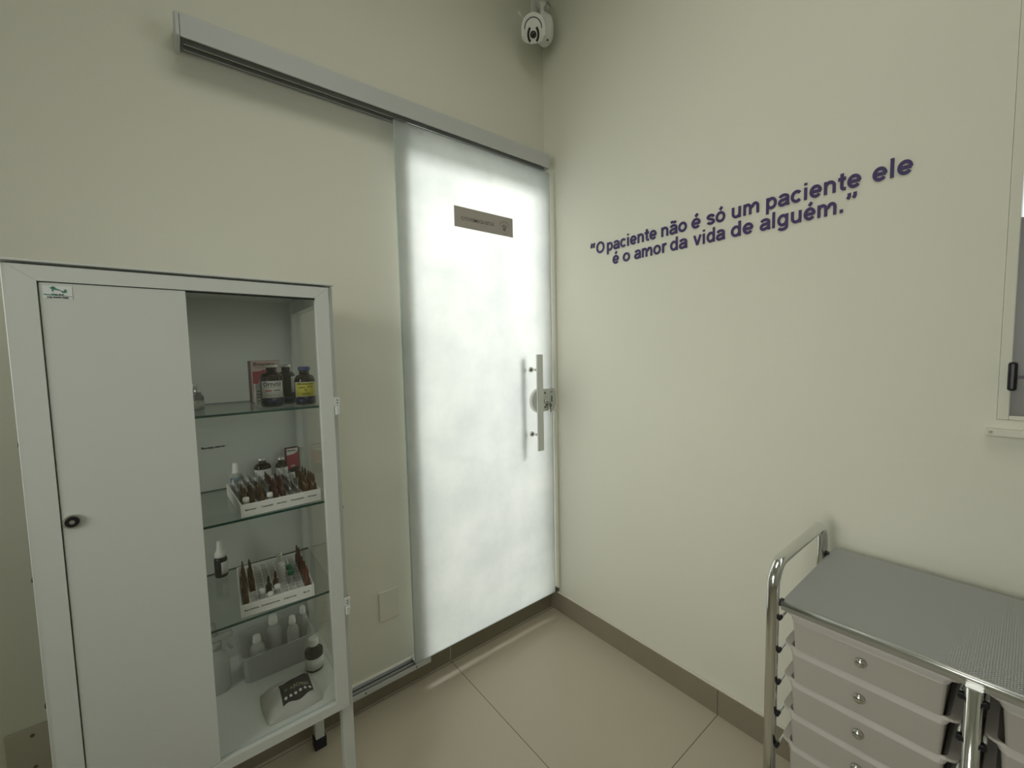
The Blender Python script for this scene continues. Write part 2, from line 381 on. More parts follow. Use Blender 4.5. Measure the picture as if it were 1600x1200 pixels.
def stroke_word(txt, name, m, parent, mx, width, height, depth=0.0003, sw=None):
    adv = 0; strokes = []
    for ch in txt:
        st_, w_ = G(ch)
        for s0 in st_: strokes.append([(x+adv, y) for x, y in s0])
        adv += w_
    em = height/0.716; lo = min(min(p[0] for p in s0) for s0 in strokes)-hw_; hi = max(max(p[0] for p in s0) for s0 in strokes)+hw_
    sx = width/(hi-lo); bm = bmesh.new()
    for q_, s0 in enumerate(strokes):
        L_, R_ = ribbon(s0, sw or SW); top_ = depth*(1+q_*0.006)
        rows = [[bm.verts.new(mx @ Vector(((v.x-lo)*sx, v.y*em, zz))) for v in side] for side, zz in ((L_, 0), (L_, top_), (R_, top_), (R_, 0))]
        for i in range(len(L_)-1):
            for a in range(4):
                A, Bv = rows[a], rows[(a+1) % 4]; bm.faces.new((A[i], A[i+1], Bv[i+1], Bv[i]))
        bm.faces.new([r_[0] for r_ in rows]); bm.faces.new([r_[-1] for r_ in rows][::-1])
    bmesh.ops.recalc_face_normals(bm, faces=bm.faces[:])
    me = bpy.data.meshes.new(name); bm.to_mesh(me); bm.free(); me.materials.append(m)
    o = bpy.data.objects.new(name, me); C.objects.link(o)
    if parent is not None: o.parent = parent
    return o

# ------------------------------------------------------------ room shell
def st(o): o['kind'] = 'structure'; return o
WY0, WY1, WZ0, WZ1 = -2.55, -1.470, 1.132, 2.30      # window opening in the right wall
st(B('floor', M_['floor'], None, XL-0.15, 0.15, YB-0.15, 0.15, -0.12, 0))
st(B('ceiling', M_['ceil'], None, XL-0.15, 0.15, YB-0.15, 0.15, CEIL, CEIL+0.12))
mb = MB()
mb.box(XL, -0.708, 0, 0.15, 0, CEIL); mb.box(-0.708, -0.028, 0, 0.15, 2.135, CEIL); mb.box(-0.708, -0.028, 0.085, 0.15, 2.100, 2.135); mb.box(-0.708, -0.028, 0, 0.15, 0, 0.094); mb.box(-0.028, 0, 0, 0.15, 0, CEIL)
st(mb.build('wall_left', M_['wall']))
mb = MB()
mb.box(0, 0.15, YB, WY0, 0, CEIL); mb.box(0, 0.15, WY1, 0.15, 0, CEIL); mb.box(0, 0.15, WY0, WY1, 0, WZ0); mb.box(0, 0.15, WY0, WY1, WZ1, CEIL)
st(mb.build('wall_right', M_['wall']))
st(B('wall_front', M_['wall'], None, XL, 0, YB-0.15, YB, 0, CEIL))
st(B('wall_back', M_['wall'], None, XL-0.15, XL, YB-0.15, 0.15, 0, CEIL))
# skirting of floor tile, with the pale grout bead on top
def skirt(name, x0, x1, y0, y1, joints, axis):
    b = B(name, M_['base'], None, x0, x1, y0, y1, 0, 0.095, bev=0.0008, seg=1); st(b)
    g = MB()
    g.box(x0, x1, y0, y1, 0.0951, 0.102, bev=0.002)
    g.build('grout_bead', M_['grout'], b)
    j = MB()
    for q in joints:
        if axis == 'x': j.box(q-0.001, q+0.001, y0-0.0004, y0, 0.001, 0.094)
        else: j.box(x0-0.0004, x0, q-0.001, q+0.001, 0.001, 0.094)
    if joints: j.build('tile_joint', M_['grout'] if axis == 'x' else M_['dark'], b)
    return b
skirt('baseboard_left', XL, -0.7, -0.010, 0, [-1.445], 'x')
b = B('baseboard_door', M_['base'], None, -0.7, -0.010, -0.010, 0, 0, 0.097, bev=0.0008, seg=1); st(b)
MB().box(-0.6065, -0.6045, -0.0104, -0.010, 0.001, 0.096).build('tile_joint', M_['grout'], b)
skirt('baseboard_right', -0.010, 0, YB, 0, [-0.862, -1.70], 'y')
skirt('baseboard_front', XL, -0.010, YB, YB+0.010, [], 'x')
skirt('baseboard_back', XL, XL+0.010, YB+0.010, -0.010, [], 'y')

# frame added around the side fill light, no opening cut, and the ceiling luminaire, both outside this view
m = MB()
for y0, y1, z0, z1 in ((-1.66, -1.61, 0.55, 2.05), (-0.69, -0.64, 0.55, 2.05), (-1.61, -0.69, 0.55, 0.595), (-1.61, -0.69, 2.005, 2.05)): m.box(XL+0.0005, XL+0.022, y0, y1, z0, z1, bev=0.002)
st(m.build('fill_light_frame', M_['whitem']))
m = MB()
for x0, x1, y0, y1 in ((-1.60, -1.555, -1.80, -0.90), (-0.545, -0.50, -1.80, -0.90), (-1.555, -0.545, -1.80, -1.755), (-1.555, -0.545, -0.945, -0.90)): m.box(x0, x1, y0, y1, CEIL-0.022, CEIL-0.0005, bev=0.002)
tag(m.build('ceiling_light_frame', M_['whitem']), 'white square-edged ceiling light frame overhead, above the camera view', 'ceiling light')

# corridor behind the door, seen only through the frosted glass
st(B('floor_corridor', M_['outfloor'], None, -2.2, 2.2, 0.15, 3.2, -0.12, 0.0))
st(B('wall_corridor', M_['out'], None, -2.2, 2.2, 3.0, 3.15, 0, 2.85))
st(B('wall_corridor_right', M_['out'], None, 2.05, 2.2, 0.15, 3.0, 0, 2.85))
st(B('ceiling_corridor', M_['out'], None, -2.2, 2.2, 0.15, 3.15, 2.86, 2.96))

# ------------------------------------------------------------ sliding glass door
door = thing('door_1', 'tall frosted glass sliding door with steel pull bar in the room corner', 'door', (-0.40, -0.050, 0.104), kind='structure')
def dl(x, y, z): return (x+0.40, y+0.050, z-0.104)
def dbox(name, m, x0, x1, y0, y1, z0, z1, parent=door, **k):
    a = dl(x0, y0, z0); c = dl(x1, y1, z1)
    return MB().box(a[0], c[0], a[1], c[1], a[2], c[2], **k).build(name, m, parent)
pane = dbox('glass_pane', M_['glass_frost'], -0.7835, -0.0235, -0.055, -0.047, 0.1045, 2.150)
g = MB()
for x0, x1 in ((-0.786, -0.7836), (-0.0234, -0.021)):
    a = dl(x0, -0.0553, 0.1045); c = dl(x1, -0.0467, 2.150); g.box(a[0], c[0], a[1], c[1], a[2], c[2])
a = dl(-0.7835, -0.0553, 0.1020); c = dl(-0.0235, -0.0467, 0.1044); g.box(a[0], c[0], a[1], c[1], a[2], c[2])
a = dl(-0.7835, -0.0466, 0.1022); c = dl(-0.0235, -0.0095, 0.1042); MB().box(a[0], c[0], a[1], c[1], a[2], c[2]).build('light_slot_fin', M_['alum'], door)  # unseen fin added to narrow the light strip on the floor
tag(g.build('polished_edge', M_['door_edge'], door), 'pale green polished glass edge')
# pull bar
hb = dbox('door_handle', M_['steel'], -0.171, -0.138, -0.116, -0.106, 0.856, 1.300, bev=0.0015)
for zz in (1.230, 0.928):
    m = MB(); x, y, z = dl(-0.162, 0, zz)
    m.tube([dl(-0.162, -0.0565, zz), dl(-0.150, -0.106, zz)], 0.0065, 12)
    m.tube([dl(-0.162, -0.0555, zz), dl(-0.162, -0.0615, zz)], 0.0125, 20)
    hs = m.build('standoff', M_['chrome'], hb)
    m = MB(); m.tube([dl(-0.165, -0.0617, zz-0.001), dl(-0.165, -0.0624, zz-0.001)], 0.003, 8); m.build('set_screw', M_['dark'], hb)
ob = dbox('outer_handle', M_['steel'], -0.205, -0.183, -0.018, -0.006, 0.850, 1.300, bev=0.0015)
m = MB()
for zz in (1.230, 0.928): m.tube([dl(-0.194, -0.0465, zz), dl(-0.194, -0.018, zz)], 0.007, 12)
m.build('standoff', M_['steel'], ob)
# lock: oval body clamped on the glass, keyhole, key
def oval(cx, cz, rx, rz_, a0=0, a1=2*PI, n=36):
    return [(cx+rx*math.cos(a0+(a1-a0)*i/n), cz+rz_*math.sin(a0+(a1-a0)*i/n)) for i in range(n if a1-a0 > 6.2 else n+1)]
def dprism(name, m, poly, y0, y1, parent):
    pl = [(u+0.40, v-0.104) for u, v in poly]
    return MB().prism(pl, 'y', y0+0.050, y1+0.050).build(name, m, parent)
LZ = 1.083
lock = dprism('lock_body', M_['steel'], [(-0.062, LZ-0.052)] + [(-0.062, LZ+0.052)] + oval(-0.112, LZ, 0.052, 0.055, PI/2, 3*PI/2)[0:], -0.0705, -0.0556, door)
dprism('lock_rim', M_['white2'], oval(-0.114, LZ, 0.058, 0.060, PI/2, 3*PI/2)+[(-0.116, LZ-0.050)]+oval(-0.112, LZ, 0.0525, 0.0552, PI/2, 3*PI/2)[::-1], -0.0715, -0.0556, lock)
m = MB(); m.tube([dl(-0.083, -0.0707, LZ-0.006), dl(-0.083, -0.080, LZ-0.006)], 0.0095, 18); m.build('key_cylinder', M_['chrome'], lock)
m = MB(); m.tube([dl(-0.083, -0.0801, LZ-0.006), dl(-0.083, -0.0806, LZ-0.006)], 0.004, 8)
for dz in (-0.034, 0.034): m.tube([dl(-0.086, -0.0707, LZ+dz), dl(-0.086, -0.0715, LZ+dz)], 0.0055, 14)
m.build('screw_cover', M_['key'], lock)
m = MB()
m.prism([(u+0.40, v-0.104) for u, v in oval(-0.062, LZ-0.026, 0.0085, 0.009)], 'y', -0.0335, -0.031)
x0, y0, z0 = dl(-0.0645, -0.0835, LZ-0.058); x1, y1, z1 = dl(-0.0595, -0.081, LZ-0.034); m.box(x0, x1, y0, y1, z0, z1)
m.tube([dl(-0.083, -0.0805, LZ-0.008), dl(-0.072, -0.082, LZ-0.012), dl(-0.062, -0.082, LZ-0.022)], 0.0018, 6)
m.build('key', M_['key'], lock)
keep = thing('lock_keeper', 'rounded steel strike box of the glass door lock fixed on the corner jamb', 'lock keeper', (-0.03, -0.075, LZ))
pk = [(u+0.03, v-LZ) for u, v in [(-0.052, LZ+0.050), (-0.052, LZ-0.050)]+oval(-0.040, LZ, 0.027, 0.055, -PI/2, PI/2)]
MB().prism(pk, 'y', 0.0025, 0.0165).build('case', M_['steel'], keep)
MB().prism([(u+0.03, v-LZ) for u, v in oval(-0.040, LZ, 0.031, 0.060, -PI/2, PI/2)+oval(-0.040, LZ, 0.0272, 0.0552, -PI/2, PI/2)[::-1]], 'y', 0.0005, 0.0165).build('rim', M_['white2'], keep)
m = MB(); m.box(-0.016, -0.012, 0.0005, 0.0024, -0.012, 0.018); m.tube([(-0.014, 0.0024, 0.036), (-0.014, 0.001, 0.036)], 0.003, 8); m.build('slot', M_['dark'], keep)
# film sign, read in reverse from inside
sg = dbox('door_sign', M_['sign'], -0.548, -0.250, -0.0562, -0.0552, 1.8175, 1.8985)
tag(sg, 'grey translucent film sign with reversed lettering and a round paw emblem')
mxs = Matrix.Translation(Vector(dl(-0.3525, -0.0565, 1.848))) @ Matrix(((-1, 0, 0, 0), (0, 0, -1, 0), (0, 1, 0, 0), (0, 0, 0, 1)))
text_mesh('ATENDIMENTO', 'lettering', M_['signink'], sg, mxs, width=0.165, height=0.0145, depth=0.0004, bold=0.004)
m = MB()
def dot(cx, cz, r, n=14): m.prism([(u+0.40, v-0.104) for u, v in oval(cx, cz, r, r, n=n)], 'y', -0.0070, -0.0065)
for i in range(40):      # thin ring broken into arcs
    if i % 5 == 4: continue
    a = 2*PI*i/40; dot(-0.297+0.024*math.cos(a), 1.850+0.024*math.sin(a), 0.0011, 6)
dot(-0.297, 1.846, 0.0085)
for a in (35, 70, 110, 145): dot(-0.297+0.0125*math.cos(math.radians(a)), 1.849+0.0125*math.sin(math.radians(a)), 0.0036)
for i in range(12):
    a = math.radians(30+120*i/11); dot(-0.297+0.029*math.cos(a), 1.850+0.029*math.sin(a), 0.0016, 6)
m.build('emblem', M_['signink'], sg)

# top track cover: hollow profile with rails inside
tr = thing('door_track_cover', 'long white aluminium pelmet hiding the sliding door track above the glass door', 'door track', (-0.7, -0.045, 2.152))
L0, L1 = -1.395+0.7, 0.7-0.054
m = MB()
m.box(L0+0.012, L1, -0.045, -0.041, 0.0, 0.060, bev=0.001); m.box(L0+0.012, L1, -0.041, 0.0445, 0.056, 0.060); m.box(L0+0.012, L1, 0.0395, 0.0445, 0.008, 0.056)
m.build('cover', M_['alum'], tr)
MB().box(L1+0.0002, L1+0.0035, -0.045, 0.0445, 0.000, 0.060, bev=0.001).build('end_cap', M_['alum'], tr)
MB().box(L0, L0+0.0118, -0.045, 0.0445, 0.000, 0.060, bev=0.004, seg=3).build('end_cap', M_['alum'], tr)
m = MB(); m.box(L0+0.02, L1-0.002, -0.0115, -0.0085, 0.002, 0.0555); m.box(L0+0.02, L1-0.002, 0.0145, 0.0175, 0.002, 0.0555)
m.build('rail', M_['alu'], tr)
m = MB(); m.box(L0+0.0125, L1-0.002, -0.0405, -0.012, 0.052, 0.0555); m.box(L0+0.0125, L1-0.002, -0.0080, 0.014, 0.052, 0.0555); m.build('groove', M_['dark'], tr)
# bottom guide rail beside the opening
br = thing('door_bottom_rail', 'low white metal guide channel along the skirting left of the glass door', 'guide rail', (-1.2, -0.036, 0.084))
X0, X1 = -1.119+1.2, -0.722+1.2
m = MB(); m.box(X0, X1, -0.025, -0.022, 0, 0.020, bev=0.0006, seg=1); m.box(X0, X1, -0.022, 0.0255, 0, 0.003); m.box(X0, X1, 0.0215, 0.0255, 0.003, 0.016)
m.build('channel', M_['alum'], br)
m = MB(); m.box(X0, X1, 0.000, 0.0025, 0.003, 0.014); m.build('inner_fin', M_['alum'], br)
m = MB(); m.box(X0, X1-0.001, -0.0218, -0.0002, 0.003, 0.0045); m.box(X0, X1-0.001, 0.0027, 0.0213, 0.003, 0.0045); m.build('groove', M_['dark'], br)
for sx in (-0.983, -0.784): MB().tube([(sx+1.2, -0.0251, 0.0105), (sx+1.2, -0.0262, 0.0105)], 0.0034, 12).build('screw', M_['key'], br)
# jamb profile on the right wall and its dark foot guide
j = B('trim_1', M_['whitem'], None, -0.012, -0.0005, -0.072, -0.030, 0.125, 2.150, bev=0.001); st(j)
fg = B('trim_2', M_['key'], None, -0.020, -0.0005, -0.062, -0.036, 0.103, 0.124, bev=0.002); st(fg)

# wall plates
wp = thing('blank_wall_plate', 'blank white wall plate low on the wall between cabinet and glass door', 'wall plate', (-0.86, 0, 0.353))
MB().box(-0.040, 0.040, -0.0050, -0.0005, -0.057, 0.057, bev=0.0015).build('plate', M_['whitem'], wp)
op = thing('screwed_wall_plate', 'beige wall plate with two screws, low on the wall left of the cabinet', 'wall plate', (-1.778, 0, 0.345))
MB().box(-0.045, 0.030, -0.0055, -0.0005, -0.062, 0.062, bev=0.0015).build('plate', mat('beige_plate', (0.50, 0.48, 0.38), 0.6), op)
for dz in (0.041, -0.041): MB().tube([(0.0, -0.0056, dz), (0.0, -0.0066, dz)], 0.004, 10).build('screw', M_['key'], op)

# ------------------------------------------------------------ security camera in the corner
sc = thing('security_camera', 'white domed security camera mounted high in the corner above the door', 'security camera', (-0.04, -0.05, 2.77))
def q(x, y, z): return Vector((x+0.04, y+0.05, z-2.77))
cen = Vector((-0.166, -0.120, 2.690)); camp = Vector((-1.44, -1.519, 1.302))
dv = (camp-cen).normalized(); sx_ = Vector((0, 0, 1)).cross(dv).normalized(); upv = dv.cross(sx_)
def fr(o_): return Matrix(((sx_.x, upv.x, dv.x, o_.x), (sx_.y, upv.y, dv.y, o_.y), (sx_.z, upv.z, dv.z, o_.z), (0, 0, 0, 1)))
hm = fr(cen-Vector((-0.04, -0.05, 2.77)))
def capsule(rx, zt, zb, n=20):   # arch outline: round top, near-straight sides, round bottom
    p = [(rx*math.cos(PI*i/n), zt+rx*math.sin(PI*i/n)) for i in range(n+1)]
    p += [(rx*math.cos(PI+PI*i/n), zb+rx*0.55*math.sin(PI*i/n+PI)*(1) if False else zb-rx*0.55*math.sin(PI*i/n)) for i in range(n+1)]
    return p
def rounded(mbx, poly, z0, z1, bev, m=None, mx=None):
    t = bmesh.new(); A = [t.verts.new((u, v, z0)) for u, v in poly]; Bv = [t.verts.new((u, v, z1)) for u, v in poly]
    t.faces.new(A[::-1]); top = t.faces.new(Bv); n = len(poly)
    for i in range(n):
        f = t.faces.new((A[i], A[(i+1) % n], Bv[(i+1) % n], Bv[i])); f.smooth = True
    bmesh.ops.bevel(t, geom=[e for e in top.edges], offset=bev, segments=4, profile=0.5, affect='EDGES')
    bmesh.ops.remove_doubles(t, verts=t.verts[:], dist=1e-5)
    return mbx._merge(t, m, mx)
hd = rounded(MB(), capsule(0.050, 0.004, -0.022), -0.045, 0.028, 0.016, mx=hm).build('housing', M_['white2'], sc)
rounded(MB(), capsule(0.0335, 0.002, -0.030), 0.028, 0.034, 0.003, mx=hm).build('face_plate', M_['white2'], hd)
m = MB(); ring = [(0.0345*math.cos(a), 0.002+0.0345*math.sin(a)) for a in [PI*i/24 for i in range(25)]]
ring2 = [(0.0375*math.cos(a), 0.002+0.0375*math.sin(a)) for a in [PI*i/24 for i in range(25)]]
m.prism(ring+ring2[::-1], 'z', 0.0275, 0.0300, mx=hm); m.build('shroud_gap', M_['dark'], hd)
m = MB(); m.lathe([(0.013, 0), (0.013, 0.003), (0.0, 0.0045)], 0, -0.018, 0.034, n=24, mx=hm); m.build('lens', M_['lens'], hd)
m = MB()
for s_ in (-1, 1):
    pth = []
    for i in range(9):
        a = math.radians(-52+104*i/8); pth.append((s_*0.0215*math.cos(a), -0.018+0.029*math.sin(a), 0.0345))
    m.tube(pth, 0.0048, 8, mx=hm)
m.build('infrared_window', M_['led'], hd)
m = MB(); m.lathe([(0.0018, 0), (0.0018, 0.0015)], 0.0, -0.050, 0.034, n=8, mx=hm); m.build('status_light', M_['dark'], hd)
# rear body, arm and bracket
bc = q(-0.066, -0.085, 2.750)
m = MB(); m.lathe([(0.0, -0.062), (0.022, -0.058), (0.036, -0.042), (0.041, -0.015), (0.041, 0.020), (0.036, 0.045), (0.022, 0.058), (0.0, 0.062)], bc.x, bc.y, bc.z, n=28)
bd = m.build('body', M_['white2'], sc)
m = MB(); m.tube([q(-0.115, -0.100, 2.71), q(-0.085, -0.09, 2.735)], 0.026, 18); m.build('pivot', M_['white2'], sc)
m = MB(); m.tube([q(-0.066, -0.080, 2.80), q(-0.060, -0.075, 2.86), q(-0.04, -0.040, 2.90), q(-0.03, -0.012, 2.905)], 0.017, 16); m.box(-0.035+0.0, 0.033, 0.040, 0.0495, 0.09, 0.19, bev=0.004)
m.build('bracket', M_['white2'], sc)
m = MB(); m.tube([q(-0.075, -0.105, 2.825), q(-0.055, -0.10, 2.85)], 0.011, 12); m.build('hinge_screw', M_['steel'], sc)
m = MB(); m.tube([q(-0.186, -0.067, 2.765), q(-0.193, -0.062, 2.776), q(-0.197, -0.06, 2.784)], [0.003, 0.0045, 0.003], 10); m.tube([q(-0.14, -0.09, 2.72), q(-0.186, -0.067, 2.765)], 0.0025, 8)
m.build('antenna', M_['white2'], sc)
for px_, pz_ in ((-0.008, 0.004), (0.012, -0.042)):
    c0 = bc + sx_*px_ + dv*0.0400 + Vector((0, 0, pz_)); MB().tube([c0-dv*0.004, c0+dv*0.0022], 0.0040, 8).build('screw', M_['dark'], bd)

# ------------------------------------------------------------ purple lettering on the right wall
wq = thing('wall_quote', 'raised dark purple letters spelling a Portuguese quote about patients on the right wall', 'wall lettering', (0, -0.80, 1.70))
def wtext(txt, ya, yb, z, h=0.0475):
    return stroke_word(txt, 'word', M_['purple'], wq, MX((-0.0006, ya+0.80, z-1.70), (0, -1, 0), (0, 0, 1)), abs(yb-ya), h, 0.0030)
Z1 = 1.727
for t_, a_, b_ in (('\u201cO', -0.288, -0.362), ('paciente', -0.376, -0.610), ('n\u00e3o', -0.629, -0.729), ('\u00e9', -0.746, -0.780), ('s\u00f3', -0.800, -0.862), ('um', -0.883, -0.965), ('paciente', -0.985, -1.214), ('ele', -1.236, -1.314)):
    wtext(t_, a_, b_, Z1)
Z2 = 1.668
for t_, a_, b_ in (('\u00e9', -0.405, -0.437), ('o', -0.456, -0.490), ('amor', -0.511, -0.653), ('da', -0.665, -0.732), ('vida', -0.753, -0.863), ('de', -0.881, -0.950), ('algu\u00e9m.\u201d', -0.968, -1.205)):
    wtext(t_, a_, b_, Z2)

# ------------------------------------------------------------ window in the right wall
wn = thing('window_1', 'white framed window at the right edge with a grey lower pane', 'window', (0.05, (WY0+WY1)/2, WZ0), kind='structure')
def wb(name, m, x0, x1, y0, y1, z0, z1, parent=wn, **k):
    cy = (WY0+WY1)/2
    return MB().box(x0-0.05, x1-0.05, y0-cy, y1-cy, z0-WZ0, z1-WZ0, **k).build(name, m, parent)
m = MB(); cy = (WY0+WY1)/2; fwid = 0.018
for (y0, y1, z0, z1) in ((WY1-fwid, WY1-0.0005, WZ0+0.0005, WZ1-0.0005), (WY0+0.0005, WY0+fwid, WZ0+0.0005, WZ1-0.0005), (WY0+fwid, WY1-fwid, WZ0+0.0005, WZ0+0.010), (WY0+fwid, WY1-fwid, WZ1-fwid, WZ1-0.0005)):
    m.box(-0.052, 0.03, y0-cy, y1-cy, z0-WZ0, z1-WZ0, bev=0.0015)
m.build('window_frame', M_['whitem'], wn)
wb('lower_pane', M_['greypane'], 0.002, 0.008, WY0+fwid, WY1-fwid-0.0002, WZ0+0.0105, 1.574)
wb('upper_pane', M_['wpane'], 0.020, 0.026, WY0+fwid, WY1-fwid-0.0002, 1.576, WZ1-fwid)
hh = wb('window_handle', M_['black'], -0.026, -0.012, -1.497, -1.483, 1.199, 1.262, bev=0.005, seg=3)
wb('handle_stem', M_['black'], -0.022, -0.010, -1.560, -1.4975, 1.226, 1.232, parent=hh); wb('handle_base', M_['black'], -0.014, 0.0018, -1.566, -1.548, 1.212, 1.246, parent=hh, bev=0.002)
sl = B('trim_3', M_['whitem'], None, -0.022, -0.0005, WY0-0.01, WY1+0.015, WZ0-0.036, WZ0-0.020, bev=0.002); st(sl)
m = B('trim_4', M_['key'], None, -0.0235, -0.0221, WY1+0.004, WY1+0.009, WZ0-0.030, WZ0-0.024, bev=0.0004); st(m)

# ------------------------------------------------------------ medicine cabinet
FY = -0.420
cab = thing('medicine_cabinet', 'white metal medicine cabinet with glass sides, half-solid door and thin legs', 'cabinet', (-1.395, -0.23, 0))
CX, CY = -1.395, -0.23
def cb(mbx, x0, x1, y0, y1, z0, z1, **k): return mbx.box(x0-CX, x1-CX, y0-CY, y1-CY, z0, z1, **k)
PL, PR = -1.666, -1.130
for x0 in (PL, PR-0.028):
    for y0, nm in ((FY, 'front'), (-0.078, 'back')):
        l = cb(MB(), x0, x0+0.028, y0, y0+0.028, 0.035, 1.478, bev=0.0015).build('leg', M_['white'], cab)
        cb(MB(), x0-0.005, x0+0.033, y0-0.005, y0+0.033, 0, 0.036, bev=0.004).build('rubber_foot', M_['rubber'], l)
m = MB(); cb(m, PL-0.012, PR-0.002, FY-0.022, -0.030, 1.4785, 1.4825, bev=0.001)
m.build('top', M_['white'], cab)
cb(MB(), PL+0.002, PR-0.002, -0.0495, -0.0475, 0.40, 1.478).build('back_panel', M_['white'], cab)
m = MB(); cb(m, PL+0.0285, PR-0.0285, FY+0.003, -0.0505, 0.405, 0.4155); cb(m, PL+0.0285, PR-0.0285, FY+0.001, FY+0.028, 0.385, 0.4045)
cb(m, PL+0.0285, PR-0.0285, -0.076, -0.0505, 0.385, 0.4045)
for x0 in (PL+0.001, PR-0.0262): cb(m, x0, x0+0.025, FY+0.0285, -0.0785, 0.385, 0.404)
m.build('base', M_['whitei'], cab)
m = MB()
for x0 in (PL+0.001, PR-0.0262): cb(m, x0, x0+0.025, FY+0.0285, -0.0785, 1.4405, 1.478)
cb(m, PL+0.0285, PR-0.0285, FY+0.001, FY+0.026, 1.452, 1.478)
m.build('top_frame', M_['white'], cab)
for x0 in (PL+0.010, PR-0.014): cb(MB(), x0, x0+0.004, FY+0.0285, -0.0785, 0.4045, 1.4400).build('side_glass', M_['side'], cab)
SZ = [1.1844, 0.9377, 0.6973]
for z in SZ:
    s_ = cb(MB(), PL+0.018, PR-0.018, FY+0.0290, -0.0795, z-0.0055, z-0.0005).build('glass_shelf', M_['shelf'], cab)
    m = MB(); cb(m, PL+0.018, PR-0.018, FY+0.0278, FY+0.0289, z-0.0055, z-0.0003); m.build('shelf_edge', M_['glass_edge'], s_)
    m = MB(); cb(m, PL+0.018, PR-0.018, -0.0794, -0.0788, z-0.0055, z-0.0003); m.build('shelf_edge', M_['glass_edge'], s_)
    for x0, x1 in ((PL-0.004, PL-0.0002), (PR+0.0002, PR+0.004)):
        cb(MB(), x0, x1, FY+0.010, FY+0.018, z-0.026, z-0.018, bev=0.001).build('shelf_bolt', M_['key'], cab)
# door: frame, solid white panel, glass pane
D0, D1 = FY-0.020, FY-0.0005
dr = bpy.data.objects.new('cabinet_door', None)
m = MB()
OL, OR, IL, IR, OB, OT, IB, IT = -1.657, -1.145, -1.622, -1.1746, 0.398, 1.4735, 0.4205, 1.447
def fpr(poly): m.prism([(u-CX, v) for u, v in poly], 'y', D0-CY, D1-CY)
e = 0.0004
fpr([(OL, OB), (IL, IB), (IL, IT), (OL, OT)]); fpr([(IR, IB), (OR, OB), (OR, OT), (IR, IT)])
fpr([(OL+e, OT), (IL+e, IT), (IR-e, IT), (OR-e, OT)]); fpr([(OL+e, OB), (OR-e, OB), (IR-e, IB), (IL+e, IB)])
df = m.build('door', M_['white'], cab)
pn = cb(MB(), IL+0.0014, -1.4195, D0+0.002, D0+0.010, IB+0.0012, IT-0.0016, bev=0.0008, seg=1).build('solid_panel', M_['white'], df)
m = MB(); cb(m, IL+0.0002, IL+0.0022, D0+0.010, D0+0.014, IB, IT); cb(m, IL, -1.4195, D0+0.010, D0+0.014, IT-0.0022, IT-0.0002); m.build('panel_seal', M_['dark'], df)
cb(MB(), -1.4300, IR-0.0003, D0+0.0115, D0+0.0145, IB+0.0005, IT-0.0005).build('glass_pane', M_['pane'], df)
m = MB(); cb(m, -1.419, IR-0.0005, D0+0.0085, D0+0.0110, IT-0.0035, IT-0.0005); m.build('pane_bead', M_['dark'], df)
# lock
lc = Vector((-1.607-CX, D0+0.002-CY, 1.017))
m = MB(); m.tube([lc, lc+Vector((0, -0.004, 0))], 0.0125, 28); lk = m.build('cabinet_lock', M_['chrome'], df)
m = MB(); m.tube([lc+Vector((0, -0.0041, 0)), lc+Vector((0, -0.0062, 0))], 0.0095, 24); m.build('lock_barrel', M_['black'], lk)
m = MB(); m.tube([lc+Vector((0, -0.0063, 0)), lc+Vector((0, -0.0069, 0))], 0.0038, 12); m.build('key_slot', M_['chrome'], lk)
# maker's sticker
def sxz(u, v): return (u-CX, v)
sy = D0+0.0019-CY
sk = MB().box(-1.622-CX+0.006, -1.580-CX, sy-0.0004, sy, 1.4175, 1.440).build('maker_sticker', mat('sticker_film', (0.66, 0.70, 0.67), 0.5), df)
tag(sk, 'small sticker with a green leaping animal logo')
def pol(pts, mname, nm):
    P0 = (-1.616-CX, 1.4175); k = 0.036/1600*1.25
    MB().prism([(P0[0]+(x-380)*0.036/760, P0[1]+(670-y)*0.0225/420) for x, y in pts], 'y', sy-0.0009, sy-0.0004).build(nm, M_[mname], sk)
pol([(545, 320), (600, 300), (640, 262), (690, 285), (720, 330), (820, 370), (880, 410), (930, 400), (935, 355), (985, 350), (1000, 430), (960, 465), (880, 460), (830, 400), (740, 385), (650, 370), (640, 440), (620, 440), (615, 370), (590, 335)], 'green_ink', 'animal_logo')
pol([(380, 530), (420, 522), (1130, 572), (1130, 584), (420, 556)], 'green_ink', 'swoosh')
text_mesh('Vet Sul', 'sticker_name', M_['ink'], sk, MX((-1.606-CX, sy-0.0004, 1.4245), (1, 0, 0), (0, 0, 1)), width=0.015, height=0.0022, depth=0.0004, bold=0.03)
text_mesh('(16) 99999-7288', 'sticker_phone', M_['ink'], sk, MX((-1.6115-CX, sy-0.0004, 1.4188), (1, 0, 0), (0, 0, 1)), width=0.026, height=0.0026, depth=0.0004, bold=0.04)
# hinges
for z in (1.188, 0.670):
    h = MB(); cb(h, -1.1445, -1.1295, D0-0.001, D0+0.004, z-0.004, z+0.018, bev=0.001); cb(h, -1.1425, -1.1305, D0-0.005, D0+0.002, z-0.026, z-0.0045, bev=0.0025)
    hg = h.build('hinge', M_['white'], df)
    h = MB()
    for dz in (0.004, 0.011): h.tube([Vector((-1.137-CX, D0-0.0011-CY, z+dz)), Vector((-1.137-CX, D0-0.0018-CY, z+dz))], 0.0014, 8)
    h.build('hinge_screw', M_['dark'], hg)
# small writing on the back panel
text_mesh('Bandeja aberta', 'back_panel_writing', M_['ink'], cab, MX((-1.415-CX+0.012, -0.0500-CY, 1.052), (1, 0, 0), (0, 0, 1)), width=0.055, height=0.006, depth=0.0004, bold=0.02)

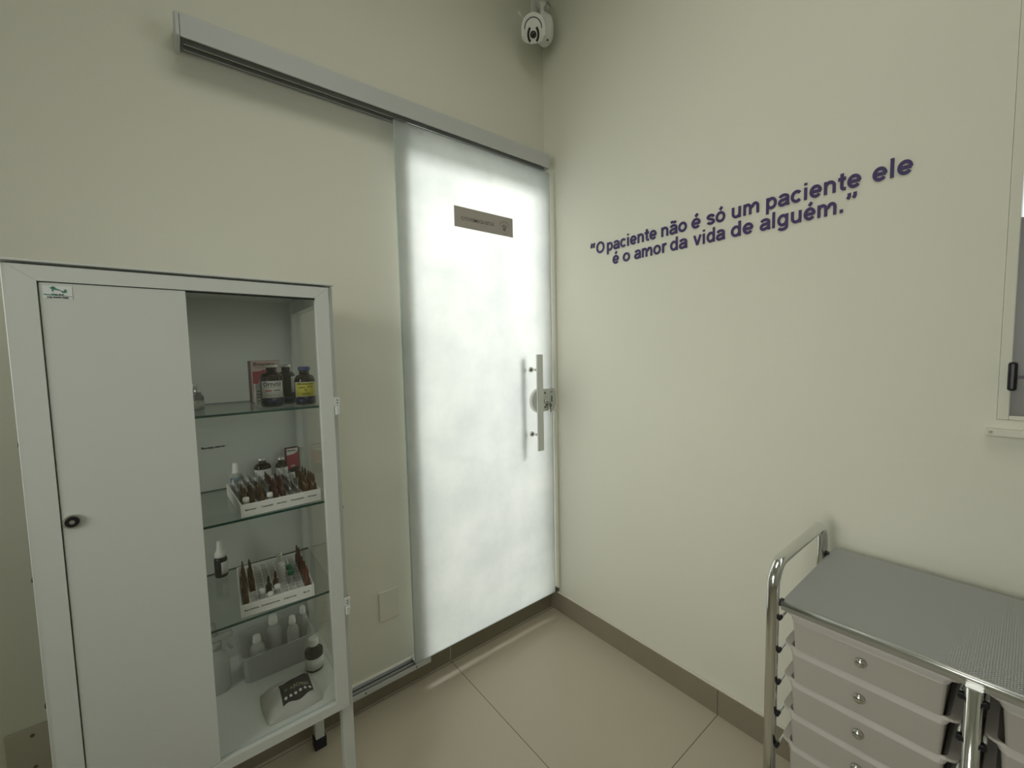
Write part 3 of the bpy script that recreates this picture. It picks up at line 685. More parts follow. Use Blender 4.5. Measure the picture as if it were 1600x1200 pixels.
# ------------------------------------------------------------ bottles and boxes
def mxd(x, y, z, ang):     # local frame facing the viewer, ang about z
    return Matrix.Translation((x, y, z)) @ Matrix.Rotation(ang, 4, 'Z')
def vial(name, label, cat, x, y, z, r, h, glass, cap, capm, lab=None, labm=None, lz=(0.15, 0.5), span=(200, 340), neck=0.42, group=None, shoulder=0.66, liquid=None):
    t = thing(name, label, cat, (x, y, z+0.0003), group=group)
    sh = h*shoulder; ch = h*cap
    prof = [(r*0.80, 0), (r*0.95, 0.0012), (r, 0.004), (r, sh)]
    for i in range(1, 7):
        a = PI/2*i/6; prof.append((r*neck+(r-r*neck)*math.cos(a), sh+(h*0.90-ch-sh)*math.sin(a)))
    prof += [(r*neck, h-ch), (r*neck, h-ch+0.001)]
    b = MB().lathe(prof, n=28).build('bottle_body', glass, t)
    if liquid:
        MB().lathe([(r*0.82, 0.0005), (r*1.004, 0.004), (r*1.004, liquid[0]*h), (r*0.9, liquid[0]*h+0.0005)], n=28).build('tinted_base', liquid[1], b)
    rc = r*(neck+0.10)
    MB().lathe([(rc*0.97, 0), (rc, 0.001), (rc, ch*0.85-0.001), (rc*0.9, ch*0.9)], cz=h-ch+0.0012, n=24).build('cap', capm, t)
    if lab:
        a0, a1 = map(math.radians, span)
        pr = [(r*1.004, h*lz[0]), (r*1.022, h*lz[0]), (r*1.022, h*lz[1]), (r*1.004, h*lz[1]), (r*1.004, h*lz[0])]
        MB().lathe(pr, n=24, a0=a0, a1=a1).build('label', lab, t)
    return t
def curved_text(parent, txt, r, z, h, ang, width, m, bold=0.02, stroke=False):
    """print wrapped round a label of radius r, centred on ang"""
    o = stroke_word(txt, 'print', m, parent, Matrix.Identity(4), width, h) if stroke else text_mesh(txt, 'print', m, parent, Matrix.Identity(4), width=width, height=h, depth=0.0003, bold=bold)
    a = math.radians(ang)
    for v in o.data.vertices:
        u, w_, d = v.co; th = a+(u-width/2)/r; rr = r+0.0001+d
        v.co = Vector((rr*math.cos(th), rr*math.sin(th), z+w_))
    return o
def curved_strip(parent, nm, r, z0, z1, ang, width, m):
    a = math.radians(ang); w2 = width/2/r
    return MB().lathe([(r, z0), (r+0.0004, z0), (r+0.0004, z1), (r, z1), (r, z0)], n=8, a0=a-w2, a1=a+w2).build(nm, m, parent)

z = SZ[0]
t = vial('medicine_bottle', 'dark amber bottle with a large white label, front of the top glass shelf', 'bottle', -1.258, -0.318, z, 0.0262, 0.105, M_['amber'], 0.075, M_['silver'], M_['paper'], lz=(0.22, 0.62), span=(205, 320), shoulder=0.68, neck=0.45, liquid=(0.20, M_['blueliq']))
rr = 0.0262*1.022
curved_text(t, 'Ornitil', rr, 0.0525, 0.0100, 262, 0.040, M_['ink'], stroke=True)
curved_strip(t, 'print_rule', rr, 0.0495, 0.0502, 262, 0.043, M_['ink'])
curved_strip(t, 'print_rule', rr, 0.0400, 0.0430, 243, 0.014, M_['red_ink']); curved_strip(t, 'print_rule', rr, 0.0410, 0.0430, 285, 0.014, M_['ink']); curved_strip(t, 'print_rule', rr, 0.0300, 0.0306, 255, 0.025, M_['signink'])
vial('medicine_bottle', 'dark amber bottle standing right behind the white-labelled bottle, top shelf', 'bottle', -1.218, -0.276, z, 0.0225, 0.104, M_['amber'], 0.075, M_['silver'], M_['paper'], lz=(0.30, 0.70), span=(290, 345), shoulder=0.66, neck=0.45, liquid=(0.2, M_['blueliq']))
t = vial('medicine_bottle', 'amber bottle with blue cap and yellow label on the top glass shelf', 'bottle', -1.1845, -0.330, z, 0.0245, 0.098, M_['amber'], 0.11, M_['bluecap'], M_['paper'], lz=(0.22, 0.60), span=(195, 335), shoulder=0.62, neck=0.50, liquid=(0.2, M_['blueliq']))
rr = 0.0245*1.022
curved_strip(t, 'yellow_label', rr, 0.0230, 0.0575, 265, 0.052, M_['yellow'])
curved_text(t, 'Monovin', rr+0.0004, 0.0525, 0.0042, 262, 0.040, M_['ink'], 0.01)
for i, (a, zz, w_) in enumerate(((240, 0.043, 0.015), (285, 0.045, 0.013), (262, 0.037, 0.005), (262, 0.027, 0.020))): curved_strip(t, 'print_patch', rr+0.0004, zz, zz+0.004, a, w_, M_['olive'])
vial('injection_vial', 'small clear vial with grey cap at the left of the top shelf', 'vial', -1.408, -0.270, z, 0.0118, 0.050, mat('grey_vial_glass', (0.16, 0.17, 0.14), 0.12), 0.16, M_['silver'], mat('faded_label', (0.36, 0.37, 0.32), 0.5), lz=(0.10, 0.50), span=(160, 380), shoulder=0.62, neck=0.6)
vial('injection_vial', 'pale vial behind the small clear vial, top shelf beside the white panel', 'vial', -1.412, -0.205, z, 0.0100, 0.062, M_['milk'], 0.16, M_['silver'], None, shoulder=0.66, neck=0.6)
# carton
def carton(name, label, x, y, z, w_, d_, h_, rz, front, side):
    t = thing(name, label, 'box', (x, y, z+0.0003), rz)
    m = MB(); m.box(-w_/2, w_/2, -d_/2, d_/2, 0, h_, bev=0.0004, seg=1, m=side); m.build('carton_body', side, t)
    MB().box(-w_/2+0.0006, w_/2-0.0006, -d_/2-0.0004, -d_/2, 0.0006, h_-0.0006).build('front_face', front, t)
    return t
t = carton('medicine_box', 'red and white medicine carton standing behind the bottles on the top shelf', -1.252, -0.165, z, 0.072, 0.034, 0.116, math.radians(4), M_['pink'], M_['darkred'])
fy = -0.0174
def flat(parent, nm, poly, m, y=fy, d=0.0003): MB().prism(poly, 'y', y-d, y).build(nm, m, parent)
stroke_word('Bionew', 'print', M_['darkred'], t, MX((-0.029, fy, 0.1015), (1, 0, 0), (0, 0, 1)), 0.052, 0.0095)
flat(t, 'print_rule', [(-0.027, 0.096), (0.010, 0.096), (0.010, 0.0972), (-0.027, 0.0972)], M_['signink'])
flat(t, 'red_patch', [(-0.032, 0.036), (-0.022, 0.036), (-0.020, 0.052), (-0.014, 0.066), (-0.008, 0.080), (0.02, 0.080), (0.028, 0.086), (0.004, 0.088), (-0.006, 0.091), (-0.012, 0.087), (-0.032, 0.086)], M_['red'])
flat(t, 'white_patch', [(-0.032, 0.004), (0.03, 0.004), (0.03, 0.070), (-0.010, 0.070), (-0.018, 0.050), (-0.022, 0.034), (-0.032, 0.034)], M_['paper'])
text_mesh('50', 'print', M_['ink'], t, MX((-0.030, fy-0.0003, 0.010), (1, 0, 0), (0, 0, 1)), width=0.010, height=0.005, depth=0.0003)
t = carton('medicine_box', 'little white carton with green stripes in front of the red carton', -1.274, -0.235, z, 0.024, 0.02, 0.055, math.radians(3), M_['paper'], M_['paper'])
for zz, mm in ((0.034, 'green_ink'), (0.026, 'green_ink'), (0.018, 'signink'), (0.008, 'signink')): flat(t, 'print_stripe', [(-0.009, zz), (0.009, zz), (0.009, zz+0.003), (-0.009, zz+0.003)], M_[mm], y=-0.0104)

z = SZ[1]
# nasal spray bottle with blue label
def spray(name, label, x, y, z, r, h, body, labm, l0, l1, nozzle=0.40, group=None):
    t = thing(name, label, 'bottle', (x, y, z+0.0003), group=group)
    hb_ = h*(1-nozzle)
    MB().lathe([(r*0.85, 0), (r, 0.002), (r, hb_*0.86), (r*0.9, hb_*0.95), (r*0.6, hb_)], n=24).build('bottle_body', body, t)
    MB().lathe([(r*0.72, 0), (r*0.72, h*nozzle*0.25), (r*0.5, h*nozzle*0.3), (r*0.42, h*nozzle*0.9), (r*0.30, h*nozzle)], cz=hb_+0.0002, n=20).build('spray_cap', M_['white2'], t)
    if labm: MB().lathe([(r*1.004, h*l0), (r*1.03, h*l0), (r*1.03, h*l1), (r*1.004, h*l1), (r*1.004, h*l0)], n=20, a0=math.radians(190), a1=math.radians(350)).build('label', labm, t)
    return t
t = thing('eye_drop_bottle', 'small white dropper bottle with blue label, left on the second shelf', 'bottle', (-1.328, -0.095, z+0.0003))
MB().lathe([(0.0135, 0), (0.0145, 0.002), (0.0148, 0.034), (0.012, 0.040), (0.0100, 0.041)], n=24).build('bottle_body', M_['milk'], t)
MB().lathe([(0.0108, 0), (0.0108, 0.005), (0.0095, 0.006), (0.0085, 0.028), (0.0065, 0.030)], cz=0.0412, n=20).build('cap', M_['white2'], t)
MB().lathe([(0.0150, 0.008), (0.0154, 0.008), (0.0154, 0.030), (0.0150, 0.030), (0.0150, 0.008)], n=20, a0=math.radians(180), a1=math.radians(350)).build('label', M_['teal'], t)
vial('medicine_bottle', 'round-shouldered dark brown bottle behind the ampoules on the second shelf', 'bottle', -1.262, -0.096, z, 0.0225, 0.074, M_['amber'], 0.11, M_['silver'], M_['paper'], lz=(0.15, 0.58), span=(200, 340), shoulder=0.60, neck=0.42)
vial('medicine_bottle', 'smaller brown bottle just left of the red box on the second shelf', 'bottle', -1.213, -0.100, z, 0.0165, 0.068, M_['amber'], 0.12, M_['silver'], M_['paper'], lz=(0.12, 0.58), span=(200, 340), shoulder=0.64, neck=0.5)
t = carton('medicine_box', 'upright red, white and black medicine carton at the back of the second shelf', -1.180, -0.078, z, 0.034, 0.018, 0.090, math.radians(5), M_['red'], M_['darkred'])
flat(t, 'white_patch', [(-0.016, 0.068), (0.004, 0.070), (0.015, 0.078), (0.016, 0.0885), (-0.016, 0.0885)], M_['paper'], y=-0.0094)
text_mesh('Meloxivet', 'print', M_['ink'], t, MX((-0.014, -0.0097, 0.080), (1, 0, 0), (0, 0, 1)), width=0.024, height=0.004, depth=0.0003, bold=0.03)
flat(t, 'dark_patch', [(-0.016, 0.002), (0.016, 0.002), (0.016, 0.030), (-0.016, 0.024)], M_['ink'], y=-0.0094)
flat(t, 'white_print', [(-0.006, 0.032), (0.006, 0.032), (0.006, 0.036), (-0.006, 0.036)], M_['paper'], y=-0.0094)

# ampoule racks
PITCH = 0.0168
def rack(label, x, y, z, rz, nx, ny, writing):
    W, D = nx*PITCH, ny*PITCH
    t = thing('ampoule_rack', label, 'rack', (x, y, z+0.0003), rz)
    m = MB(); e = 0.004; H = 0.030
    m.box(-e, W+e, -e, D+e, 0, 0.003, bev=0.0008, seg=1)
    for a in ((-e, 0, -e, D+e), (W, W+e, -e, D+e), (0, W, -e, 0), (0, W, D, D+e)): m.box(*a, 0.003, H, bev=0.0006, seg=1)
    m.build('tray', M_['white2'], t)
    m = MB()
    for i in range(1, nx): m.box(i*PITCH-0.0009, i*PITCH+0.0009, 0.0001, D-0.0001, 0.0031, 0.023)
    for j_ in range(1, ny): m.box(0.0001, W-0.0001, j_*PITCH-0.0009, j_*PITCH+0.0009, 0.0031, 0.0232)
    m.build('cell_grid', M_['white2'], t)
    for s_, x0, w_ in writing:
        text_mesh(s_, 'writing', M_['ink'], t, MX((x0*W, -e, 0.0145), (1, 0, 0), (0, 0, 1)), width=w_*W, height=0.0042, depth=0.0003, bold=0.015)
    def at(i, j_): 
        lx, ly = (i+0.5)*PITCH, (j_+0.5)*PITCH
        return (x+lx*math.cos(rz)-ly*math.sin(rz), y+lx*math.sin(rz)+ly*math.cos(rz), z+0.0036)
    return at
def ampoule(label, group, m, h=0.068, r=0.0058):
    t = MB(); t.lathe([(r*0.8, 0), (r, 0.0012), (r, h*0.56), (r*0.85, h*0.62), (r*0.36, h*0.68), (r*0.40, h*0.72), (r*0.52, h*0.77), (r*0.40, h*0.90), (r*0.22, h*0.985), (0, h)], n=12)
    o = t.build('ampoule', m); tag(o, label, 'ampoule', group); return o
def fill(proto, pts, used=[]):
    for k, p_ in enumerate(pts):
        o = proto if k == 0 else proto.copy()
        if k: C.objects.link(o)
        o.location = p_; o.rotation_euler = (random.uniform(-.03, .03), random.uniform(-.03, .03), random.uniform(0, 6))
at = rack('white ampoule rack with five written names, crowded with ampoules, second shelf', -1.344, -0.384, SZ[1], math.radians(2.5), 10, 13,
          (('Meloxicam', 0.03, 0.13), ('Tramadol', 0.22, 0.15), ('Atro/Lac', 0.42, 0.13), ('Transamin', 0.60, 0.18), ('Furosem', 0.84, 0.12)))
fill(ampoule('amber ampoule in the front left clump of the second-shelf rack', 'amber ampoules at the left of the second-shelf rack', M_['amber2'], 0.060), [at(i, j_) for i, j_ in ((0, 1), (1, 1), (2, 1), (0, 2), (1, 2), (2, 2), (0, 3), (1, 3), (2, 3), (2, 0))])
fill(ampoule('wine brown ampoule in the middle clump of the second-shelf rack', 'wine brown ampoules in the middle of the second-shelf rack', M_['redbrown'], 0.062), [at(i, j_) for j_ in range(1, 9) for i in (4, 5) if not (j_ > 6 and i == 5)])
fill(ampoule('golden brown ampoule in the right clump of the second-shelf rack', 'golden brown ampoules at the right of the second-shelf rack', M_['amber2'], 0.066), [at(i, j_) for j_ in range(0, 7) for i in (8, 9)])
fill(ampoule('clear glass ampoule among the colourless ones in the second-shelf rack', 'clear ampoules in the second-shelf rack', M_['clearglass'], 0.060), [at(i, j_) for j_ in range(1, 12) for i in (0, 1, 2, 3, 6, 7) if not (i < 3 and j_ < 4)])
# capped vials at the front of the rack
def capvial(label, p_, r, h, cm, bm_, ch=0.25, group=None):
    t = thing('capped_vial', label, 'vial', p_, group=group)
    MB().lathe([(r*0.9, 0), (r, 0.001), (r, h*0.6), (r*0.7, h*0.70), (r*0.6, h*(1-ch))], n=18).build('vial_body', bm_, t)
    MB().lathe([(r*0.85, 0), (r*0.92, 0.001), (r*0.92, h*ch*0.8), (r*0.7, h*ch)], cz=h*(1-ch)+0.0002, n=18).build('cap', cm, t)
    return t
p_ = at(0, 0); capvial('white round-capped vial at the front left corner of the second-shelf rack', (p_[0]+0.001, p_[1], p_[2]), 0.0075, 0.040, M_['white2'], M_['milk'])
p_ = at(3, 0); capvial('pale capped vial at the front of the second-shelf rack beside the middle clump', p_, 0.0072, 0.040, M_['white2'], M_['clearglass'])

z = SZ[2]
t = thing('nasal_spray_bottle', 'black spray bottle with tall white nozzle at the left of the third shelf', 'bottle', (-1.380, -0.112, z+0.0003))
MB().lathe([(0.0140, 0), (0.0158, 0.002), (0.0158, 0.050), (0.0135, 0.055), (0.009, 0.056)], n=24).build('bottle_body', M_['darkglass'], t)
MB().lathe([(0.0135, 0), (0.0138, 0.006), (0.0120, 0.014), (0.0085, 0.020), (0.0065, 0.044), (0.0045, 0.046)], cz=0.0562, n=20).build('nozzle', M_['white2'], t)
MB().lathe([(0.0159, 0.010), (0.0163, 0.010), (0.0163, 0.044), (0.0159, 0.044), (0.0159, 0.010)], n=20, a0=math.radians(268), a1=math.radians(400)).build('label', M_['paper'], t)
at = rack('white ampoule rack with brown ampoules along both sides, third shelf', -1.357, -0.378, z, math.radians(-3.5), 9, 13,
          (('Ranitidina', 0.03, 0.19), ('Ondansetrona', 0.25, 0.26), ('Dipirona', 0.57, 0.18), ('B12', 0.86, 0.09)))
fill(ampoule('olive brown ampoule in the left edge column of the third-shelf rack', 'olive brown ampoules at the left edge of the third-shelf rack', M_['amber2'], 0.068), [at(0, j_) for j_ in range(0, 10)])
fill(ampoule('dark brown ampoule in the second column of the third-shelf rack', 'dark brown ampoules in the second column of the third-shelf rack', M_['amber2'], 0.068), [at(1, j_) for j_ in range(4, 10)])
fill(ampoule('reddish brown ampoule in the right edge column of the third-shelf rack', 'reddish brown ampoules at the right edge of the third-shelf rack', M_['brown'], 0.068), [at(8, j_) for j_ in range(0, 11)])
for (i, j_), mm, lb in (((3, 2), 'greenamp', 'dark green ampoule near the front of the third-shelf rack, left of its brown twin'), ((4, 3), 'brown', 'brown ampoule with pale tip right of the dark green one, third-shelf rack')):
    o = ampoule(lb, None, M_[mm], 0.062, 0.0068); o.location = at(i, j_)
o = capvial('white-capped vial second from the left front corner of the third-shelf rack', at(2, 1), 0.0078, 0.040, M_['white2'], M_['milk'])
o = capvial('white-capped vial at the very front of the third-shelf rack below the dark ampoules', at(3, 0), 0.0070, 0.034, M_['white2'], M_['milk'])
o = capvial('white-capped vial right of the brown ampoule in the third-shelf rack', at(4, 1), 0.0078, 0.040, M_['white2'], M_['milk'])
def syringe(label, p_, h, tilt):
    t = thing('graduated_tube', label, 'tube', p_); t.rotation_euler = (0, tilt, 0)
    r = 0.0072
    MB().lathe([(r*0.9, 0), (r, 0.001), (r, h), (r*0.9, h+0.001)], n=16).build('tube_body', M_['white2'], t)
    m = MB()
    for k in range(9):
        a0 = math.radians(235); m.lathe([(r+0.0001, 0), (r+0.0004, 0), (r+0.0004, 0.0009), (r+0.0001, 0.0009), (r+0.0001, 0)], cz=0.024+k*(h-0.028)/9, n=6, a0=a0, a1=a0+math.radians(60 if k % 2 else 90))
    m.build('scale_marks', M_['ink'], t)
    return t
syringe('taller graduated clear tube behind its twin in the third-shelf rack', at(5, 7), 0.078, 0.0)
syringe('shorter graduated clear tube in front of its twin in the third-shelf rack', at(5, 4), 0.070, 0.0)
for i, (ij, lb) in enumerate((((6, 6), 'green-capped vial at the back of the pair in the third-shelf rack'), ((6, 4), 'green-capped vial at the front of the pair in the third-shelf rack'))):
    p_ = at(*ij); capvial(lb, (p_[0]+0.003, p_[1], p_[2]), 0.0081, 0.044, M_['green'], M_['milk'], ch=0.26)
p_ = at(6, 3); capvial('clear-topped vial in front of the green-capped pair, third-shelf rack', (p_[0]+0.003, p_[1], p_[2]), 0.0079, 0.036, M_['clearglass'], M_['milk'])

# bottom compartment
z = 0.4157
bk = thing('plastic_basket', 'white plastic basket of bottles at the back of the cabinet floor', 'basket', (-1.262, -0.140, z), math.radians(-1))
m = MB()
def rrect(x0, x1, y0, y1, r, n=4):
    p = []
    for cx_, cy_, a in ((x1-r, y1-r, 0), (x0+r, y1-r, 90), (x0+r, y0+r, 180), (x1-r, y0+r, 270)):
        for i in range(n+1):
            th = math.radians(a+90*i/n); p.append((cx_+r*math.cos(th), cy_+r*math.sin(th)))
    return p
def tub(mbx, loops, m=None, mx=None):
    """loops: list of (poly, z) bridged in order, first and last closed"""
    t = bmesh.new(); R = [[t.verts.new((u, v, z_)) for u, v in pl] for pl, z_ in loops]
    n = len(R[0])
    for A, Bv in zip(R, R[1:]):
        for i in range(n):
            f = t.faces.new((A[i], A[(i+1) % n], Bv[(i+1) % n], Bv[i])); f.smooth = False
    t.faces.new(R[0][::-1]); t.faces.new(R[-1])
    return mbx._merge(t, m, mx)
tub(m, [(rrect(-0.085, 0.080, -0.070, 0.060, 0.015), 0.0003), (rrect(-0.092, 0.089, -0.078, 0.068, 0.018), 0.074), (rrect(-0.096, 0.093, -0.082, 0.072, 0.018), 0.074), (rrect(-0.096, 0.093, -0.082, 0.072, 0.018), 0.078),
        (rrect(-0.090, 0.087, -0.076, 0.066, 0.018), 0.078), (rrect(-0.083, 0.078, -0.068, 0.058, 0.015), 0.0025)])
m.build('basket_body', M_['basket'], bk)
m = MB()
for k in range(5):
    for s_ in range(2): m.box(0.0925, 0.0936, -0.030+k*0.018+s_*0.006, -0.030+k*0.018+0.004+s_*0.006, 0.052+s_*0.014, 0.060+s_*0.014, mx=None)
m.build('side_slots', M_['dark'], bk)
def basket_bottle(label, x, y, r, h):
    t = thing('milky_bottle', label, 'bottle', (x, y, z+0.003))
    MB().lathe([(r*0.9, 0), (r, 0.002), (r, h*0.62), (r*0.75, h*0.72), (r*0.45, h*0.76), (r*0.45, h*0.8)], n=22).build('bottle_body', M_['milk'], t)
    MB().lathe([(r*0.60, 0), (r*0.62, 0.002), (r*0.5, h*0.18), (r*0.3, h*0.2)], cz=h*0.80+0.0002, n=20).build('cap', M_['white2'], t)
basket_bottle('leftmost milky bottle in the white basket', -1.312, -0.160, 0.0180, 0.100)
basket_bottle('tallest milky bottle, in the middle of the white basket', -1.266, -0.135, 0.0205, 0.128)
basket_bottle('milky bottle right of the tallest one in the white basket', -1.218, -0.150, 0.0160, 0.112)
basket_bottle('rightmost milky bottle, at the end of the white basket', -1.184, -0.125, 0.0145, 0.118)
vial('medicine_bottle', 'black bottle with white cap and white label on the cabinet floor', 'bottle', -1.186, -0.262, z, 0.0240, 0.092, M_['darkglass'], 0.24, M_['white2'], M_['paper'], lz=(0.10, 0.44), span=(190, 350), shoulder=0.60, neck=0.45)
# trigger spray bottle half behind the panel
t = thing('spray_bottle', 'clear trigger spray bottle beside the white panel on the cabinet floor', 'bottle', (-1.408, -0.175, z+0.0003))
MB().lathe([(0.028, 0), (0.030, 0.003), (0.030, 0.075), (0.022, 0.098), (0.012, 0.108), (0.012, 0.115)], n=26).build('bottle_body', M_['milk'], t)
m = MB(); m.lathe([(0.014, 0), (0.014, 0.018), (0.010, 0.020)], cz=0.1152, n=20); m.box(-0.010, 0.040, -0.009, 0.009, 0.136, 0.152, bev=0.004, seg=3)
m.tube([(0.0, 0, 0.150), (-0.004, 0, 0.185)], 0.007, 12)
h = m.build('spray_head', M_['milk'], t)
MB().tube([(0.028, 0, 0.137), (0.026, 0, 0.118), (0.036, 0, 0.100)], 0.0035, 10).build('trigger', M_['milk'], h)
# plastic bag with black label
bgt = thing('plastic_bag', 'white plastic bag with a black printed label lying on the cabinet floor', 'bag', (-1.262, -0.337, z), math.radians(2))
def bagh(x, y):
    u, v = max(-1, min(1, x/0.064)), max(-1, min(1, y/0.062))
    return 0.0370*max(0, 1-abs(u)**3.2)**0.75*max(0, 1-abs(v)**3.0)**0.8*(1+0.10*math.sin(5*u+2)*math.cos(4*v+1)+0.05*math.sin(9*u+4*v)+0.03*math.sin(17*v-6*u))+0.0006
t_ = bmesh.new(); N = 24; grid = []
for i in range(N+1):
    row = []
    for j_ in range(N+1):
        u, v = i/N*2-1, j_/N*2-1
        x_, y_ = u*0.066*(1-0.08*v*v), v*0.064*(1-0.08*u*u)
        row.append(t_.verts.new((x_, y_, bagh(x_, y_))))
    grid.append(row)
for i in range(N):
    for j_ in range(N):
        f = t_.faces.new((grid[i][j_], grid[i+1][j_], grid[i+1][j_+1], grid[i][j_+1])); f.smooth = True
bt = [[t_.verts.new((grid[i][j_].co.x, grid[i][j_].co.y, 0.0003)) for j_ in range(N+1)] for i in range(N+1)]
for i in range(N):
    for j_ in range(N): t_.faces.new((bt[i][j_], bt[i][j_+1], bt[i+1][j_+1], bt[i+1][j_]))
for k in range(N):
    t_.faces.new((grid[k][0], bt[k][0], bt[k+1][0], grid[k+1][0])); t_.faces.new((grid[k][N], grid[k+1][N], bt[k+1][N], bt[k][N]))
    t_.faces.new((grid[0][k], grid[0][k+1], bt[0][k+1], bt[0][k])); t_.faces.new((grid[N][k], bt[N][k], bt[N][k+1], grid[N][k+1]))
m = MB(); m._merge(t_, None); m.build('bag_body', M_['blister'], bgt)
def drape(o, lift):
    for v in o.data.vertices: v.co.z = bagh(v.co.x, v.co.y)+lift+v.co.z
t_ = bmesh.new(); NU, NV = 16, 12; g2 = []
for i in range(NU+1):
    row = []
    for j_ in range(NV+1):
        u, v = i/NU, j_/NV; ye = -0.050+0.009*u+0.003*math.sin(u*6+1); yt = 0.016+0.006*u
        row.append([t_.verts.new((-0.027+0.073*u+0.003*v, ye+(yt-ye)*v, zz)) for zz in (0.0, 0.0006)])
    g2.append(row)
for i in range(NU):
    for j_ in range(NV):
        for k in (0, 1): t_.faces.new((g2[i][j_][k], g2[i+1][j_][k], g2[i+1][j_+1][k], g2[i][j_+1][k]))
for i in range(NU):
    for j_ in (0, NV): t_.faces.new((g2[i][j_][0], g2[i+1][j_][0], g2[i+1][j_][1], g2[i][j_][1]))
for j_ in range(NV):
    for i in (0, NU): t_.faces.new((g2[i][j_][0], g2[i][j_+1][0], g2[i][j_+1][1], g2[i][j_][1]))
m = MB(); m._merge(t_, None); lo = m.build('printed_label', M_['mattblack'], bgt); tag(lo, 'black label with pale lettering'); drape(lo, 0.0012)
o = text_mesh('AROXIN', 'print', M_['gold'], lo, MX((-0.004, -0.022, 0), (1, 0.10, 0), (-0.10, 1, 0)), width=0.044, height=0.010, depth=0.0003, bold=0.0); drape(o, 0.0021)
for k in range(6):
    o = MB().lathe([(0.0022, 0), (0.0034, 0), (0.0034, 0.0003), (0.0022, 0.0003), (0.0022, 0)], -0.018+k*0.0115, -0.037+k*0.0013, 0, n=12).build('print_ring', M_['paper'], lo); drape(o, 0.0021)
o = MB().prism([(-0.018, -0.024), (-0.011, -0.022), (-0.010, -0.014), (-0.017, -0.014)], 'z', 0, 0.0003).build('green_mark', M_['green_ink'], lo); drape(o, 0.0021)

# ------------------------------------------------------------ trolley
TX, TY = -0.25, -1.48
tl = thing('drawer_trolley', 'chrome tube trolley with white plastic drawers and perforated steel top', 'trolley', (TX, TY, 0))
def tp(x, y, z_): return (x-TX, y-TY, z_)
YL, YR = -1.180, -1.780
for yy, lab in ((YL, 0), (YR, 1)):
    xf, xb, zt, rb = -0.447, -0.108, 0.829, 0.050
    pts = [tp(xf, yy, 0.065)]
    pts += [tp(xf+rb-rb*math.cos(a), yy, zt-rb+rb*math.sin(a)) for a in [PI/2*i/8 for i in range(9)]]
    rb2 = 0.035
    pts += [tp(xb-rb2+rb2*math.sin(a), yy, zt-rb2+rb2*math.cos(a)) for a in [PI/2*i/8 for i in range(9)]]
    pts += [tp(xb, yy, 0.065)]
    MB().tube(pts, 0.0122, 18).build('side_hoop', M_['chrome'], tl)
for xx in (-0.447, -0.108): 
    m = MB(); m.tube([tp(xx, -1.479, 0.10), tp(xx, -1.479, 0.7365)], 0.0105, 16); m.build('centre_post', M_['chrome'], tl)
m = MB()
for zz in (0.10,):
    for xx in (-0.447, -0.108): m.tube([tp(xx, YL-0.0125, zz), tp(xx, YR+0.0125, zz)], 0.009, 12)
m.build('bottom_rail', M_['chrome'], tl)
# casters
for xx in (-0.447, -0.108):
    for yy in (YL, YR):
        m = MB(); cx_, cy_, _ = tp(xx, yy, 0)
        m.box(cx_-0.014, cx_+0.014, cy_-0.012, cy_+0.012, 0.042, 0.064, bev=0.003)
        c_ = m.build('caster', M_['black'], tl)
        m = MB(); m.tube([(cx_+0.004, cy_-0.010, 0.0205), (cx_+0.004, cy_+0.010, 0.0205)], 0.020, 20); m.build('wheel', M_['rubber'], c_)
# top
m = MB(); x0, y0, _ = tp(-0.436, YR+0.014, 0); x1, y1, _ = tp(-0.052, YL-0.014, 0)
top = m.box(x0, x1, y0, y1, 0.7492, 0.7504).build('perforated_top', M_['perf'], tl)
m = MB(); m.tube([(x0-0.002, y0-0.001, 0.7465), (x0-0.002, y1+0.001, 0.7465)], 0.0062, 12); m.box(x0-0.006, x0-0.004, y0, y1, 0.733, 0.7465)
m.build('front_edge', M_['steel'], top)
m = MB(); m.box(x1-0.001, x1+0.001, y0, y1, 0.736, 0.7490); m.build('rear_edge', M_['steel'], top)
m = MB()
for yy in (YL-0.0135, YR+0.0135):
    x_, y_, _ = tp(-0.437, yy, 0); m.box(x_-0.004, x_+0.008, y_-0.0035, y_+0.0035, 0.738, 0.754, bev=0.002)
    x_, y_, _ = tp(-0.112, yy, 0); m.box(x_-0.006, x_+0.006, y_-0.0035, y_+0.0035, 0.742, 0.757, bev=0.002)
m.build('corner_clip', M_['black'], tl)
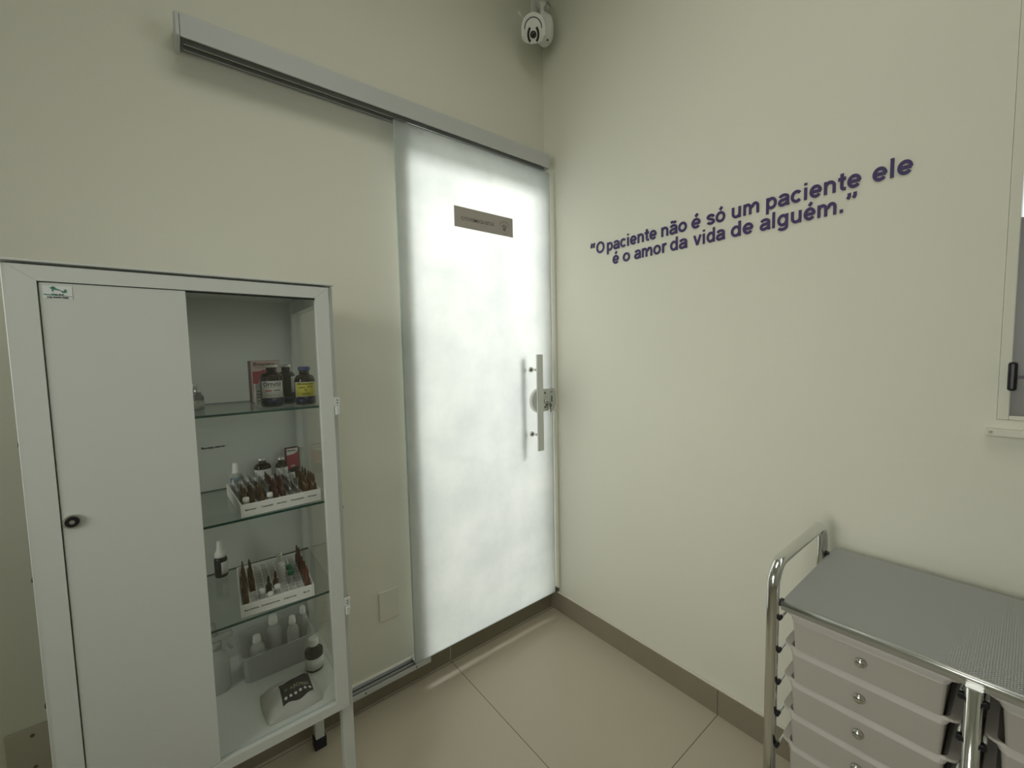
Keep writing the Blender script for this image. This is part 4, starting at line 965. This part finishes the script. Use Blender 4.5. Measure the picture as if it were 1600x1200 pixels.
# drawers
def drawer(ya, yb, zr, hgt, knob_z):
    """ya > yb : left/right ends; zr : rim height"""
    cx_, cy_ = -0.25, (ya+yb)/2; hw = (ya-yb)/2; hx = 0.178
    d = bpy.data.objects.new('drawer', None)
    L = [(rrect(-hx+0.0005, hx-0.010, -hw+0.0225, hw-0.0225, 0.006), -hgt), (rrect(-hx-0.0030, hx-0.001, -hw+0.0185, hw-0.0185, 0.007), -0.0135), (rrect(-hx-0.0022, hx, -hw+0.016, hw-0.016, 0.008), -0.0115), (rrect(-hx+0.0012, hx, -hw+0.012, hw-0.012, 0.010), -0.0055), (rrect(-hx+0.002, hx+0.004, -hw, hw, 0.016), -0.004), (rrect(-hx+0.004, hx+0.004, -hw, hw, 0.016), 0.0),
         (rrect(-hx+0.006, hx, -hw+0.014, hw-0.014, 0.010), 0.0), (rrect(-hx+0.007, hx-0.003, -hw+0.0215, hw-0.0215, 0.007), -0.012), (rrect(-hx+0.010, hx-0.012, -hw+0.0255, hw-0.0255, 0.006), -hgt+0.002)]
    m = MB(); tub(m, L); o = m.build('drawer', M_['drawer'], tl, loc=tp(cx_, cy_, zr))
    kx = -hx+0.003
    m = MB(); kz = knob_z-zr; rx = MX((kx-0.0005, 0, kz), (0, -1, 0), (0, 0, 1))
    m.lathe([(0.0, 0), (0.0055, 0), (0.0050, 0.006), (0.0088, 0.009), (0.0095, 0.012), (0.0075, 0.0155), (0.0, 0.017)], n=20, mx=rx)
    m.build('knob', M_['chrome'], o)
    return o
rims = [0.724, 0.650, 0.576, 0.502, 0.428]
for ya, yb in ((YL-0.0145, -1.466), (-1.492, YR+0.0145)):
    for zr in rims:
        drawer(ya, yb, zr, 0.0745 if zr > 0.44 else 0.160, zr-0.037)
    drawer(ya, yb, 0.262, 0.150, 0.222)
for zr in rims+[0.262]:
    for yy, s_ in ((YL, -1), (-1.479, 1), (-1.479, -1), (YR, 1)):
        off = 0.0135 if abs(yy+1.479) > 0.01 else 0.0125
        x0, y0, _ = tp(-0.447, yy+s_*off, 0); x1, _, _ = tp(-0.108, yy, 0)
        m = MB(); mc = MB(); m.tube([(x0+0.0062, y0+s_*0.002, zr-0.0075), (x1, y0+s_*0.002, zr-0.0075)], 0.0025, 8)
        mc.tube([(x0-0.006, y0+s_*0.001, zr-0.0075), (x0+0.006, y0+s_*0.001, zr-0.0075)], 0.0045, 8)
        rn = m.build('drawer_runner', M_['steel'], tl); mc.build('runner_cap', M_['black'], rn)
